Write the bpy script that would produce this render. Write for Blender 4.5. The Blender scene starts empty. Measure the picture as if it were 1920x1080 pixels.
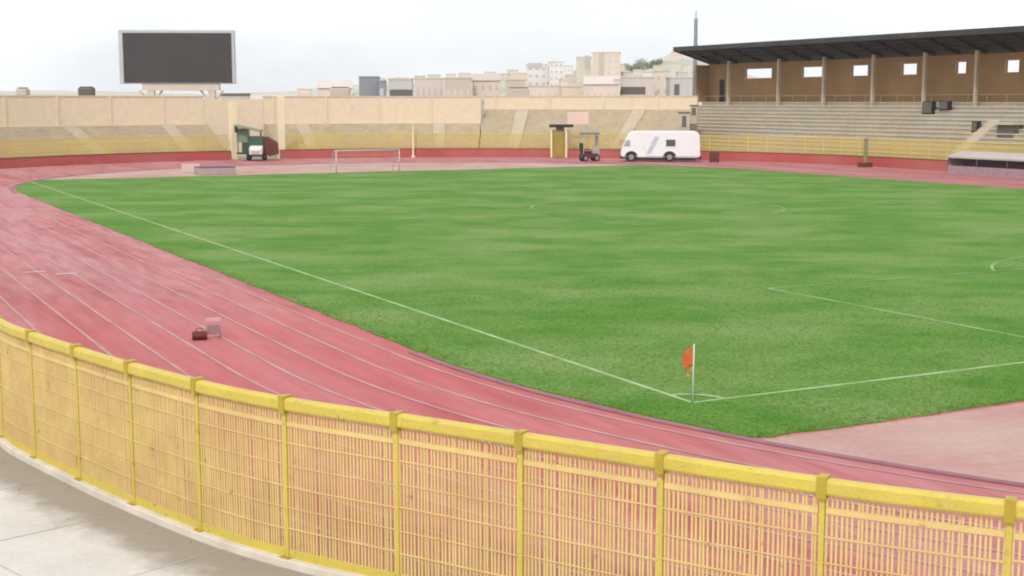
import bpy, math, random
from mathutils import Vector, Matrix
random.seed(7)
D = bpy.data
S = bpy.context.scene
COL = S.collection

# ------------------------------------------------------------------ frame
# Metres. The camera stands over the origin; the pitch has its own axes:
# a runs along the near touchline away from the camera, b along the goal line.
CAMH = 7.7
FPX = 2579.0
TILT = math.atan(350.0 / FPX)
C0 = (4.63, 34.62)
ANG = math.radians(117.5)
AX = (math.cos(ANG), math.sin(ANG))
BX = (math.sin(ANG), -math.cos(ANG))


def P(a, b, z=0.0):
    return Vector((C0[0] + a * AX[0] + b * BX[0], C0[1] + a * AX[1] + b * BX[1], z))


CF = (94.4, 36.5)      # centre of the far bend
CN = (10.0, 36.5)      # centre of the near bend


def ring(th, R, z=0.0, c=CF):
    t = math.radians(th)
    return P(c[0] + R * math.cos(t), c[1] + R * math.sin(t), z)


def at(px, py, Y):
    """world point seen at a photo position, Y metres in front of the camera"""
    x = (px - 960) / FPX
    y = (540 - py) / FPX
    d = (x, math.cos(TILT) + y * math.sin(TILT), -math.sin(TILT) + y * math.cos(TILT))
    t = Y / d[1]
    return Vector((d[0] * t, Y, CAMH + d[2] * t))


# ------------------------------------------------------------------ materials
def nmat(name, c1, c2=None, scale=1.0, rough=0.8, detail=6, bump=0.0, bscale=None, spec=0.3,
         c3=None, scale3=0.1, amt3=0.6, metal=0.0, stretch=None, lo=0.35, hi=0.65, fine=0.0, finescale=20, along=0):
    m = D.materials.new(name)
    m.use_nodes = True
    nt = m.node_tree
    N = nt.nodes
    L = nt.links
    bs = N['Principled BSDF']
    bs.inputs['Roughness'].default_value = rough
    bs.inputs['Specular IOR Level'].default_value = spec
    bs.inputs['Metallic'].default_value = metal
    c2 = c2 or tuple(x * 0.8 for x in c1)
    tc = N.new('ShaderNodeTexCoord')
    mp = N.new('ShaderNodeMapping')
    L.new(tc.outputs['Object'], mp.inputs['Vector'])
    if stretch:
        mp.inputs['Scale'].default_value = stretch[0]
        mp.inputs['Rotation'].default_value = (0, 0, stretch[1])
    if along:
        mp.vector_type = 'TEXTURE'
        mp.inputs['Rotation'].default_value = (0, 0, ANG)
        mp.inputs['Scale'].default_value = (along, 1, 1)

    def noise(sc, det, w=0.0):
        n = N.new('ShaderNodeTexNoise')
        n.inputs['Scale'].default_value = sc
        n.inputs['Detail'].default_value = det
        n.inputs['Roughness'].default_value = 0.6
        L.new(mp.outputs['Vector'], n.inputs['Vector'])
        return n

    def ramp(src, l, h):
        r = N.new('ShaderNodeMapRange')
        r.inputs['From Min'].default_value = l
        r.inputs['From Max'].default_value = h
        L.new(src, r.inputs['Value'])
        return r.outputs['Result']
    n1 = noise(scale, detail)
    mx = N.new('ShaderNodeMix')
    mx.data_type = 'RGBA'
    mx.inputs[6].default_value = (*c1, 1)
    mx.inputs[7].default_value = (*c2, 1)
    L.new(ramp(n1.outputs['Fac'], lo, hi), mx.inputs[0])
    out = mx.outputs[2]
    if c3:
        n3 = noise(scale3, 4)
        r3 = ramp(n3.outputs['Fac'], 0.42, 0.66)
        mu = N.new('ShaderNodeMath')
        mu.operation = 'MULTIPLY'
        mu.inputs[1].default_value = amt3
        L.new(r3, mu.inputs[0])
        m2 = N.new('ShaderNodeMix')
        m2.data_type = 'RGBA'
        L.new(mu.outputs[0], m2.inputs[0])
        L.new(out, m2.inputs[6])
        m2.inputs[7].default_value = (*c3, 1)
        out = m2.outputs[2]
    if fine > 0:
        nf = noise(finescale, 3)
        hv = N.new('ShaderNodeHueSaturation')
        rg = N.new('ShaderNodeMapRange')
        rg.inputs['From Min'].default_value = 0.3
        rg.inputs['From Max'].default_value = 0.7
        rg.inputs['To Min'].default_value = 1 - fine
        rg.inputs['To Max'].default_value = 1 + fine
        L.new(nf.outputs['Fac'], rg.inputs['Value'])
        L.new(rg.outputs['Result'], hv.inputs['Value'])
        L.new(out, hv.inputs['Color'])
        out = hv.outputs['Color']
    L.new(out, bs.inputs['Base Color'])
    if bump > 0:
        nb = noise(bscale or scale * 4, 5)
        b = N.new('ShaderNodeBump')
        b.inputs['Strength'].default_value = bump
        b.inputs['Distance'].default_value = 0.05
        L.new(nb.outputs['Fac'], b.inputs['Height'])
        L.new(b.outputs['Normal'], bs.inputs['Normal'])
    return m


M = {}
M['grass'] = nmat('grass', (0.066, 0.182, 0.020), (0.108, 0.215, 0.036), scale=0.40, rough=0.95, detail=9, bump=0.9,
                  bscale=14, spec=0.1, c3=(0.175, 0.258, 0.078), scale3=0.13, amt3=0.85, stretch=((1, 1.3, 1), 0.1), lo=0.36, hi=0.64, fine=0.34, finescale=8)
M['track'] = nmat('track_rubber', (0.33, 0.080, 0.080), (0.43, 0.170, 0.160), scale=0.55, rough=0.8, detail=9, bump=0.25,
                  bscale=20, spec=0.2, c3=(0.41, 0.205, 0.210), scale3=0.22, amt3=0.75, fine=0.16, finescale=2.2, lo=0.36, hi=0.64, along=7)
def chips(m, scale, lo, hi, col, amt=1.0):
    """spots where the paint has gone"""
    nt = m.node_tree
    N, L = nt.nodes, nt.links
    bs = N['Principled BSDF']
    src = bs.inputs['Base Color'].links[0].from_socket
    tc = N.new('ShaderNodeTexCoord')
    nz = N.new('ShaderNodeTexNoise')
    nz.inputs['Scale'].default_value = scale
    nz.inputs['Detail'].default_value = 8
    nz.inputs['Roughness'].default_value = 0.7
    L.new(tc.outputs['Object'], nz.inputs['Vector'])
    mr = N.new('ShaderNodeMapRange')
    mr.inputs['From Min'].default_value = lo
    mr.inputs['From Max'].default_value = hi
    mr.inputs['To Max'].default_value = amt
    L.new(nz.outputs['Fac'], mr.inputs['Value'])
    mx = N.new('ShaderNodeMix')
    mx.data_type = 'RGBA'
    L.new(mr.outputs['Result'], mx.inputs[0])
    L.new(src, mx.inputs[6])
    mx.inputs[7].default_value = (*col, 1)
    L.new(mx.outputs[2], bs.inputs['Base Color'])




def worn_along(m, a_mid, half, soft, col, amt):
    """a stretch of fresher surface, centred a_mid metres along the straight"""
    nt = m.node_tree
    N, L = nt.nodes, nt.links
    bs = N['Principled BSDF']
    src = bs.inputs['Base Color'].links[0].from_socket
    tc = N.new('ShaderNodeTexCoord')
    dt = N.new('ShaderNodeVectorMath')
    dt.operation = 'DOT_PRODUCT'
    dt.inputs[1].default_value = (AX[0], AX[1], 0)
    L.new(tc.outputs['Object'], dt.inputs[0])
    nz = N.new('ShaderNodeTexNoise')
    nz.inputs['Scale'].default_value = 0.16
    nz.inputs['Detail'].default_value = 6
    L.new(tc.outputs['Object'], nz.inputs['Vector'])
    ad = N.new('ShaderNodeMath')
    ad.operation = 'MULTIPLY_ADD'
    ad.inputs[1].default_value = 30.0
    L.new(nz.outputs['Fac'], ad.inputs[0])
    L.new(dt.outputs['Value'], ad.inputs[2])
    sb_ = N.new('ShaderNodeMath')
    sb_.operation = 'SUBTRACT'
    sb_.inputs[1].default_value = a_mid + C0[0] * AX[0] + C0[1] * AX[1] + 15.0
    L.new(ad.outputs[0], sb_.inputs[0])
    ab_ = N.new('ShaderNodeMath')
    ab_.operation = 'ABSOLUTE'
    L.new(sb_.outputs[0], ab_.inputs[0])
    mr = N.new('ShaderNodeMapRange')
    mr.interpolation_type = 'SMOOTHSTEP'
    mr.inputs['From Min'].default_value = half
    mr.inputs['From Max'].default_value = half + soft
    mr.inputs['To Min'].default_value = amt
    mr.inputs['To Max'].default_value = 0.0
    L.new(ab_.outputs[0], mr.inputs['Value'])
    mx = N.new('ShaderNodeMix')
    mx.data_type = 'RGBA'
    L.new(mr.outputs['Result'], mx.inputs[0])
    L.new(src, mx.inputs[6])
    mx.inputs[7].default_value = (*col, 1)
    L.new(mx.outputs[2], bs.inputs['Base Color'])


worn_along(M['track'], 9.0, 4.0, 20.0, (0.43, 0.092, 0.094), 0.62)
M['lane'] = nmat('lane_paint', (0.43, 0.26, 0.255), (0.34, 0.14, 0.135), scale=0.55, rough=0.8, detail=6, lo=0.4, hi=0.75)
M['dash'] = nmat('track_paint', (0.62, 0.52, 0.50), (0.46, 0.30, 0.29), scale=3, rough=0.7)
M['dzone'] = nmat('worn_rubber', (0.40, 0.240, 0.215), (0.45, 0.325, 0.265), scale=0.2, rough=0.85, detail=7, spec=0.2,
                  c3=(0.37, 0.145, 0.14), scale3=0.16, amt3=0.6, fine=0.08, finescale=4)
M['curb_dark'] = nmat('kerb_dark', (0.20, 0.085, 0.105), (0.29, 0.13, 0.14), scale=0.6, rough=0.7)
M['chalk'] = nmat('chalk', (0.36, 0.47, 0.26), (0.16, 0.29, 0.085), scale=0.8, rough=0.95, detail=8, lo=0.35, hi=0.7)
M['chalk_faint'] = nmat('chalk_faint', (0.27, 0.40, 0.19), (0.12, 0.25, 0.055), scale=0.35, rough=0.95, detail=8, lo=0.38, hi=0.6)
M['walk'] = nmat('walkway_concrete', (0.60, 0.56, 0.51), (0.54, 0.50, 0.45), scale=0.35, rough=0.9, detail=9, bump=0.15, bscale=12,
                 c3=(0.47, 0.43, 0.38), scale3=0.5, amt3=0.5, fine=0.06, finescale=9)
M['gutter'] = nmat('gutter_dirt', (0.27, 0.225, 0.165), (0.40, 0.35, 0.29), scale=0.7, rough=0.95, detail=9, bump=0.3, bscale=9, fine=0.15, finescale=12)
M['joint'] = nmat('joint_filler', (0.42, 0.385, 0.335), (0.50, 0.46, 0.41), scale=0.8, rough=0.95)
M['kerb'] = nmat('kerb_concrete', (0.66, 0.60, 0.50), (0.52, 0.46, 0.38), scale=1.2, rough=0.9, detail=7, bump=0.2, bscale=20)
M['yellow'] = nmat('yellow_paint', (0.57, 0.455, 0.068), (0.49, 0.39, 0.062), scale=1.4, rough=0.5, detail=8, spec=0.35,
                   c3=(0.55, 0.40, 0.10), scale3=2.2, amt3=0.6, bump=0.25, bscale=14, fine=0.08, finescale=30)
M['yellow_bar'] = nmat('yellow_bar_paint', (0.68, 0.50, 0.20), (0.60, 0.44, 0.16), scale=2.0, rough=0.55, detail=6, spec=0.3,
                       c3=(0.55, 0.36, 0.16), scale3=1.1, amt3=0.6)
M['yellow_node'] = nmat('yellow_clamp', (0.42, 0.32, 0.03), (0.36, 0.26, 0.03), scale=4, rough=0.5)
M['yellow_far'] = nmat('yellow_far_bars', (0.66, 0.50, 0.10), (0.58, 0.46, 0.13), scale=0.3, rough=0.6, detail=6)
M['redwall'] = nmat('red_wall_paint', (0.44, 0.085, 0.075), (0.36, 0.075, 0.065), scale=0.35, rough=0.7, detail=8,
                    c3=(0.42, 0.15, 0.12), scale3=0.12, amt3=0.6)
M['cream'] = nmat('cream_render', (0.69, 0.555, 0.405), (0.655, 0.555, 0.395), scale=0.12, rough=0.9, detail=8,
                  c3=(0.67, 0.53, 0.42), scale3=0.2, amt3=0.6, fine=0.05, finescale=1.5)
M['coping'] = nmat('coping', (0.60, 0.53, 0.44), (0.52, 0.46, 0.38), scale=0.6, rough=0.9)
M['terrace'] = nmat('terrace_concrete', (0.49, 0.41, 0.275), (0.42, 0.355, 0.24), scale=0.3, rough=0.95, detail=8,
                    c3=(0.44, 0.36, 0.30), scale3=0.14, amt3=0.7, fine=0.1, finescale=1.3)
M['stair'] = nmat('stair_concrete', (0.56, 0.48, 0.37), (0.50, 0.43, 0.33), scale=0.8, rough=0.9)
M['stand'] = nmat('stand_concrete', (0.44, 0.385, 0.27), (0.38, 0.335, 0.235), scale=0.3, rough=0.95, detail=8,
                  c3=(0.40, 0.36, 0.32), scale3=0.12, amt3=0.7, fine=0.1, finescale=1.3)
M['ochre'] = nmat('ochre_wall', (0.34, 0.205, 0.090), (0.28, 0.170, 0.078), scale=0.3, rough=0.85, detail=7)
M['column'] = nmat('column_paint', (0.50, 0.42, 0.32), (0.42, 0.35, 0.26), scale=1.0, rough=0.8)
M['roof'] = nmat('roof_sheet', (0.050, 0.052, 0.048), (0.036, 0.036, 0.034), scale=0.3, rough=0.7, detail=6)
M['rooftruss'] = nmat('roof_steel', (0.045, 0.034, 0.032), (0.03, 0.024, 0.022), scale=0.6, rough=0.7)
M['frame'] = nmat('window_frame', (0.45, 0.37, 0.29), scale=1, rough=0.8)
M['dark'] = nmat('dark_plastic', (0.030, 0.028, 0.022), (0.02, 0.018, 0.015), scale=3, rough=0.6)
M['tyre'] = nmat('tyre', (0.025, 0.024, 0.024), scale=4, rough=0.85)
M['rim'] = nmat('rim', (0.35, 0.35, 0.36), scale=4, rough=0.35, metal=0.6)
M['white'] = nmat('white_paint', (0.76, 0.76, 0.76), (0.72, 0.71, 0.71), scale=0.8, rough=0.35, spec=0.5, detail=5)
M['blue_pale'] = nmat('pale_blue_vinyl', (0.48, 0.54, 0.66), scale=2, rough=0.4)
M['glass'] = nmat('dark_glass', (0.10, 0.11, 0.13), (0.07, 0.08, 0.09), scale=1, rough=0.08, spec=0.6)
M['glass_pale'] = nmat('pale_glass', (0.38, 0.42, 0.40), (0.30, 0.34, 0.33), scale=1, rough=0.12, spec=0.6)
M['lamp'] = nmat('lamp_glass', (0.75, 0.75, 0.70), scale=5, rough=0.15, spec=0.6)
M['green_dark'] = nmat('dark_green_paint', (0.035, 0.085, 0.045), (0.03, 0.07, 0.04), scale=1, rough=0.45)
M['green_pale'] = nmat('pale_green_canvas', (0.22, 0.28, 0.20), (0.17, 0.22, 0.16), scale=1, rough=0.85)
M['maroon'] = nmat('maroon_paint', (0.13, 0.028, 0.022), (0.10, 0.022, 0.02), scale=1, rough=0.55)
M['mauve'] = nmat('mauve_vinyl', (0.42, 0.31, 0.31), (0.36, 0.26, 0.27), scale=0.6, rough=0.6)
M['mauve_dark'] = nmat('mauve_dark_vinyl', (0.16, 0.085, 0.10), (0.13, 0.07, 0.085), scale=0.6, rough=0.65)
M['grey'] = nmat('grey_steel', (0.42, 0.43, 0.45), (0.36, 0.37, 0.39), scale=0.5, rough=0.5)
M['grey_mast'] = nmat('grey_mast', (0.20, 0.21, 0.25), (0.17, 0.18, 0.21), scale=0.5, rough=0.5)
M['screen'] = nmat('screen_face', (0.058, 0.050, 0.048), (0.048, 0.045, 0.046), scale=0.25, rough=0.6, detail=6)
M['screenframe'] = nmat('screen_frame', (0.50, 0.51, 0.53), (0.42, 0.43, 0.44), scale=0.4, rough=0.5)
M['olive'] = nmat('olive_door', (0.32, 0.25, 0.045), (0.28, 0.20, 0.04), scale=0.8, rough=0.6)
M['pink'] = nmat('pink_board', (0.76, 0.54, 0.47), (0.70, 0.50, 0.43), scale=0.6, rough=0.8)
M['pillar'] = nmat('gate_pillar', (0.78, 0.68, 0.46), (0.72, 0.63, 0.42), scale=0.6, rough=0.8)
M['flag'] = nmat('flag_cloth', (0.62, 0.16, 0.045), (0.50, 0.12, 0.04), scale=4, rough=0.85)
M['flag_low'] = nmat('flag_cloth_low', (0.50, 0.30, 0.06), (0.42, 0.24, 0.05), scale=4, rough=0.85)
M['pole'] = nmat('white_pole', (0.68, 0.70, 0.55), (0.6, 0.62, 0.5), scale=3, rough=0.5)
M['net'] = nmat('net_cord', (0.70, 0.66, 0.62), scale=2, rough=0.9)
M['goal_paint'] = nmat('goal_paint', (0.60, 0.50, 0.47), (0.52, 0.44, 0.42), scale=3, rough=0.6)
M['board_pink'] = nmat('faded_board', (0.58, 0.40, 0.385), (0.52, 0.35, 0.34), scale=3, rough=0.6)
M['leg_mauve'] = nmat('mauve_steel', (0.36, 0.26, 0.27), scale=3, rough=0.5)
M['panel_mauve'] = nmat('panel_mauve', (0.33, 0.19, 0.19), (0.29, 0.165, 0.17), scale=3, rough=0.7)
M['post_green'] = nmat('post_green', (0.24, 0.235, 0.10), (0.19, 0.19, 0.085), scale=1.5, rough=0.8)
M['shelter_roof'] = nmat('shelter_roof', (0.46, 0.41, 0.37), (0.40, 0.35, 0.33), scale=0.8, rough=0.8)
M['dust'] = nmat('dusty_ground', (0.47, 0.39, 0.30), (0.40, 0.34, 0.26), scale=0.02, rough=1.0, detail=9)
M['hill'] = nmat('hill_earth', (0.56, 0.50, 0.43), (0.46, 0.44, 0.36), scale=0.02, rough=1.0, detail=9, c3=(0.36, 0.37, 0.28), scale3=0.012, amt3=0.8)
M['bark'] = nmat('bark', (0.16, 0.12, 0.09), scale=3, rough=0.95)
M['leaf'] = nmat('leaf', (0.20, 0.21, 0.13), (0.15, 0.165, 0.10), scale=0.6, rough=0.8)
for nm, c in dict(b_green=(0.60, 0.57, 0.47), b_cream=(0.64, 0.55, 0.46), b_white=(0.70, 0.67, 0.65), b_mauve=(0.58, 0.51, 0.47),
                  b_sand=(0.62, 0.53, 0.42), b_slate=(0.24, 0.24, 0.27), b_grey=(0.47, 0.46, 0.45), b_brown=(0.50, 0.43, 0.36),
                  b_rose=(0.64, 0.54, 0.47)).items():
    M[nm] = nmat(nm, c, tuple(x * 0.9 for x in c), scale=0.15, rough=0.9, detail=7)
M['b_window'] = nmat('b_window', (0.20, 0.19, 0.19), (0.27, 0.25, 0.24), scale=0.2, rough=0.3)
M['b_window_dark'] = nmat('b_window_dark', (0.13, 0.115, 0.095), scale=0.2, rough=0.5)


chips(M['yellow'], 5.0, 0.60, 0.68, (0.27, 0.155, 0.055), 0.8)
chips(M['yellow_bar'], 4.0, 0.62, 0.70, (0.26, 0.15, 0.06), 0.8)
chips(M['track'], 0.9, 0.64, 0.72, (0.22, 0.09, 0.095), 0.4)
chips(M['grass'], 0.7, 0.66, 0.76, (0.20, 0.20, 0.075), 0.55)
chips(M['cream'], 0.35, 0.58, 0.74, (0.48, 0.39, 0.29), 0.6)


# ------------------------------------------------------------------ mesh helper
class MB:
    def __init__(self):
        self.v = []
        self.f = []

    def add(self, vs, fs):
        n = len(self.v)
        self.v += [tuple(p) for p in vs]
        self.f += [tuple(i + n for i in f) for f in fs]
        return self

    def box(self, x0, x1, y0, y1, z0, z1, T=None):
        vs = [Vector((x, y, z)) for z in (z0, z1) for y in (y0, y1) for x in (x0, x1)]
        if T:
            vs = [T(p) for p in vs]
        return self.add(vs, [(0, 2, 3, 1), (4, 5, 7, 6), (0, 1, 5, 4), (2, 6, 7, 3), (0, 4, 6, 2), (1, 3, 7, 5)])

    def quad(self, a, b, c, d):
        return self.add([a, b, c, d], [(0, 1, 2, 3)])

    def prism(self, prof, x0, x1, T=None):
        """profile of (y,z) points extruded along x"""
        n = len(prof)
        vs = [Vector((x0, y, z)) for y, z in prof] + [Vector((x1, y, z)) for y, z in prof]
        if T:
            vs = [T(p) for p in vs]
        fs = [(i, (i + 1) % n, n + (i + 1) % n, n + i) for i in range(n)]
        fs += [tuple(range(n))[::-1], tuple(range(n, 2 * n))]
        return self.add(vs, fs)

    def tube(self, pts, r, n=8, cap=True):
        pts = [Vector(p) for p in pts]
        rs = r if isinstance(r, (list, tuple)) else [r] * len(pts)
        base = len(self.v)
        for i, p in enumerate(pts):
            d = (pts[min(i + 1, len(pts) - 1)] - pts[max(i - 1, 0)]).normalized()
            u = d.cross(Vector((0, 0, 1)))
            if u.length < 1e-3:
                u = Vector((1, 0, 0))
            u.normalize()
            w = u.cross(d)
            for k in range(n):
                t = 2 * math.pi * k / n
                self.v.append(tuple(p + (u * math.cos(t) + w * math.sin(t)) * rs[i]))
        for i in range(len(pts) - 1):
            for k in range(n):
                a = base + i * n + k
                b = base + i * n + (k + 1) % n
                self.f.append((a, b, b + n, a + n))
        if cap:
            self.f.append(tuple(base + k for k in range(n))[::-1])
            self.f.append(tuple(base + (len(pts) - 1) * n + k for k in range(n)))
        return self

    def sweep(self, prof, frames, closed=True):
        """profile of (r,z) swept through frames: functions (r,z)->point"""
        n = len(prof)
        base = len(self.v)
        for fr in frames:
            for r, z in prof:
                self.v.append(tuple(fr(r, z)))
        m = n if closed else n - 1
        for i in range(len(frames) - 1):
            for k in range(m):
                a = base + i * n + k
                b = base + i * n + (k + 1) % n
                self.f.append((a, b, b + n, a + n))
        if closed:
            self.f.append(tuple(base + k for k in range(n))[::-1])
            self.f.append(tuple(base + (len(frames) - 1) * n + k for k in range(n)))
        return self

    def build(self, name, mat, parent=None, smooth=False, bevel=0.0, origin=None):
        me = D.meshes.new(name)
        vs = self.v
        if origin is not None:
            vs = [(x - origin[0], y - origin[1], z - origin[2]) for x, y, z in vs]
        me.from_pydata(vs, [], self.f)
        me.validate()
        import bmesh
        bm = bmesh.new()
        bm.from_mesh(me)
        bmesh.ops.recalc_face_normals(bm, faces=bm.faces)
        bm.to_mesh(me)
        bm.free()
        if smooth:
            for p in me.polygons:
                p.use_smooth = True
        me.materials.append(M[mat] if isinstance(mat, str) else mat)
        o = D.objects.new(name, me)
        COL.objects.link(o)
        if origin is not None:
            o.location = origin
        if parent:
            o.parent = parent
        if bevel > 0:
            md = o.modifiers.new('edge', 'BEVEL')
            md.width = bevel
            md.segments = 2
            md.limit_method = 'ANGLE'
        return o


def tag(o, label=None, cat=None, group=None, kind=None):
    if label:
        o['label'] = label
    if cat:
        o['category'] = cat
    if group:
        o['group'] = group
    if kind:
        o['kind'] = kind
    return o


def thing(name, label, cat, loc=(0, 0, 0), rz=0.0, group=None):
    o = D.objects.new(name, None)
    COL.objects.link(o)
    o.location = loc
    o.rotation_euler = (0, 0, rz)
    o.empty_display_size = 0.3
    return tag(o, label, cat, group)


def struct(o):
    o['kind'] = 'structure'
    return o


def lerp(a, b, t):
    return a + (b - a) * t


# ================================================================== SETTING
# ground to the horizon
g = MB()
n = 64
g.add([(3500 * math.cos(2 * math.pi * k / n), 3500 * math.sin(2 * math.pi * k / n) + 200, -0.06) for k in range(n)], [tuple(range(n))])
struct(g.build('ground', 'dust'))


# ---- running track: one sheet inside the oval, lanes and markings laid over it
def oval(R, near=None, z=0.0, step=3, straight=8):
    """closed loop around both bends at distance R from the centre line"""
    near = near or R
    pts = []
    for i in range(straight):
        pts.append(P(lerp(CN[0], CF[0], i / straight), CN[1] - lerp(near, R, i / straight), z))
    for t in range(-90, 90, step):
        pts.append(ring(t, R, z))
    for i in range(straight):
        pts.append(P(lerp(CF[0], CN[0], i / straight), CN[1] + lerp(R, near, i / straight), z))
    for t in range(90, 270, step):
        pts.append(ring(t, near, z, CN))
    return pts


t = MB()
pts = oval(57.4, 53.3)
t.add(pts, [tuple(range(len(pts)))])
struct(t.build('running_track', 'track'))

# worn run-up areas between the ends of the pitch and the bends
dz = MB()
pts = [P(-3.9, b, 0.006) for b in (-1.0, 74.0)] + [ring(th, 39.85, 0.006, CN) for th in range(110, 251, 3)]
dz.add(pts, [tuple(range(len(pts)))])
pts = [P(112.5, b, 0.006) for b in (74.0, -1.0)] + [ring(th, 39.85, 0.006, CF) for th in range(-63, 64, 3)]
dz.add(pts, [tuple(range(len(pts)))])
struct(dz.build('runup_path', 'dzone'))

# raised dark kerb along the inside of the bends
kb = MB()
for c, rng in ((CN, range(90, 271, 2)), (CF, range(-90, 91, 2))):
    kb.sweep([(39.9, 0.0), (40.12, 0.0), (40.12, 0.04), (39.9, 0.04)], [lambda r, z, th=th, c=c: ring(th, r, z, c) for th in rng])
struct(kb.build('track_kerb', 'curb_dark'))


def ribbon(mb, pts, w, z, closed=False):
    """flat painted line through ab points"""
    W = []
    m = len(pts)
    for i, p in enumerate(pts):
        p0 = pts[(i - 1) % m] if (closed or i > 0) else p
        p1 = pts[(i + 1) % m] if (closed or i < m - 1) else p
        dx, dy = p1[0] - p0[0], p1[1] - p0[1]
        l = math.hypot(dx, dy) or 1
        nx, ny = -dy / l * w / 2, dx / l * w / 2
        W.append((P(p[0] + nx, p[1] + ny, z), P(p[0] - nx, p[1] - ny, z)))
    vs = [q for pr in W for q in pr]
    fs = [(2 * i, 2 * i + 1, 2 * i + 3, 2 * i + 2) for i in range(m - 1)]
    if closed:
        fs.append((2 * m - 2, 2 * m - 1, 1, 0))
    mb.add(vs, fs)


def oval_ab(R):
    pts = []
    for i in range(24):
        pts.append((lerp(CN[0], CF[0], i / 24), CN[1] - R))
    for th in range(-90, 90, 2):
        pts.append((CF[0] + R * math.cos(math.radians(th)), CF[1] + R * math.sin(math.radians(th))))
    for i in range(24):
        pts.append((lerp(CF[0], CN[0], i / 24), CN[1] + R))
    for th in range(90, 270, 2):
        pts.append((CN[0] + R * math.cos(math.radians(th)), CN[1] + R * math.sin(math.radians(th))))
    return pts


ln = MB()
for i in range(9):
    ribbon(ln, oval_ab(40.55 + 1.3 * i), 0.11 if i < 8 else 0.13, 0.010, True)
struct(ln.build('lane_markings', 'lane'))
ds = MB()
for a_, b_, w_ in ((36.6, -10.7, 1.0), (35.2, -9.5, 0.9), (60.0, -6.5, 1.0)):
    ribbon(ds, [(a_, b_ - w_ / 2), (a_, b_ + w_ / 2)], 0.28, 0.014)
struct(ds.build('start_markings', 'dash'))

# ---- grass
gr = MB()
edge = []
aN, aF = -3.75, 113.0
bL = lambda: None
for i in range(20):
    edge.append((lerp(CN[0], CF[0], i / 20), CN[1] - 39.75))
for th in range(-90, 91, 2):
    a_ = CF[0] + 39.75 * math.cos(math.radians(th))
    b_ = CF[1] + 39.75 * math.sin(math.radians(th))
    edge.append((min(a_, aF), b_))
for i in range(20):
    edge.append((lerp(CF[0], CN[0], i / 20), CN[1] + 39.75))
for th in range(90, 271, 2):
    a_ = CN[0] + 39.75 * math.cos(math.radians(th))
    b_ = CN[1] + 39.75 * math.sin(math.radians(th))
    edge.append((max(a_, aN), b_))
clean = []
for p in edge:
    if clean and math.hypot(p[0] - clean[-1][0], p[1] - clean[-1][1]) < 0.02:
        continue
    clean.append(p)
# ragged turf edge
fine = []
m = len(clean)
for i in range(m):
    p, q = clean[i], clean[(i + 1) % m]
    k = max(1, int(math.hypot(q[0] - p[0], q[1] - p[1]) / 0.7))
    for j in range(k):
        fine.append((lerp(p[0], q[0], j / k) + random.uniform(-.07, .07), lerp(p[1], q[1], j / k) + random.uniform(-.07, .07)))
m = len(fine)
vs = [P(a_, b_, 0.03) for a_, b_ in fine] + [P(a_, b_, 0.0) for a_, b_ in fine]
gr.add(vs, [tuple(range(m))] + [(i, (i + 1) % m, m + (i + 1) % m, m + i) for i in range(m)])
tag(gr.build('grass', 'grass'), kind='structure')

# upright blades over the near corner and along the near edge of the turf
M['grass_blade'] = nmat('grass_blade', (0.075, 0.190, 0.022), (0.150, 0.240, 0.055), scale=1.5, rough=0.9, detail=5, spec=0.1)
gb_ = random.Random(3)
vs, fs = [], []
def blade(a_, b_, h):
    for _ in range(3):
        an = gb_.uniform(0, 6.283)
        w_ = gb_.uniform(.006, .014)
        l_ = gb_.uniform(.2, .9) * h
        p = P(a_ + gb_.uniform(-.04, .04), b_ + gb_.uniform(-.04, .04), .028)
        c, s_ = math.cos(an), math.sin(an)
        n_ = len(vs)
        vs.extend([(p.x - s_ * w_, p.y + c * w_, p.z), (p.x + s_ * w_, p.y - c * w_, p.z), (p.x + c * l_, p.y + s_ * l_, p.z + h * gb_.uniform(.7, 1.1))])
        fs.append((n_, n_ + 1, n_ + 2))
for _ in range(26000):
    a_ = -3.7 + 26 * gb_.random() ** 1.6
    b_ = -3.2 + 24 * gb_.random() ** 1.2
    if a_ < 10 and math.hypot(a_ - CN[0], b_ - CN[1]) > 39.7:
        continue
    if min(abs(a_), abs(b_)) < .11:
        continue
    blade(a_, b_, gb_.uniform(.015, .045))
for i in range(m):
    a_, b_ = fine[i]
    if a_ < 45 and b_ < 30:
        for _ in range(14):
            blade(a_ + gb_.uniform(-.3, .3) + (.1 if a_ < 0 else 0), b_ + gb_.uniform(-.3, .3) + .12, gb_.uniform(.03, .08))
bl_ = MB()
bl_.v, bl_.f = vs, fs
tag(bl_.build('grass_blades', 'grass_blade'), kind='stuff')

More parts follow.
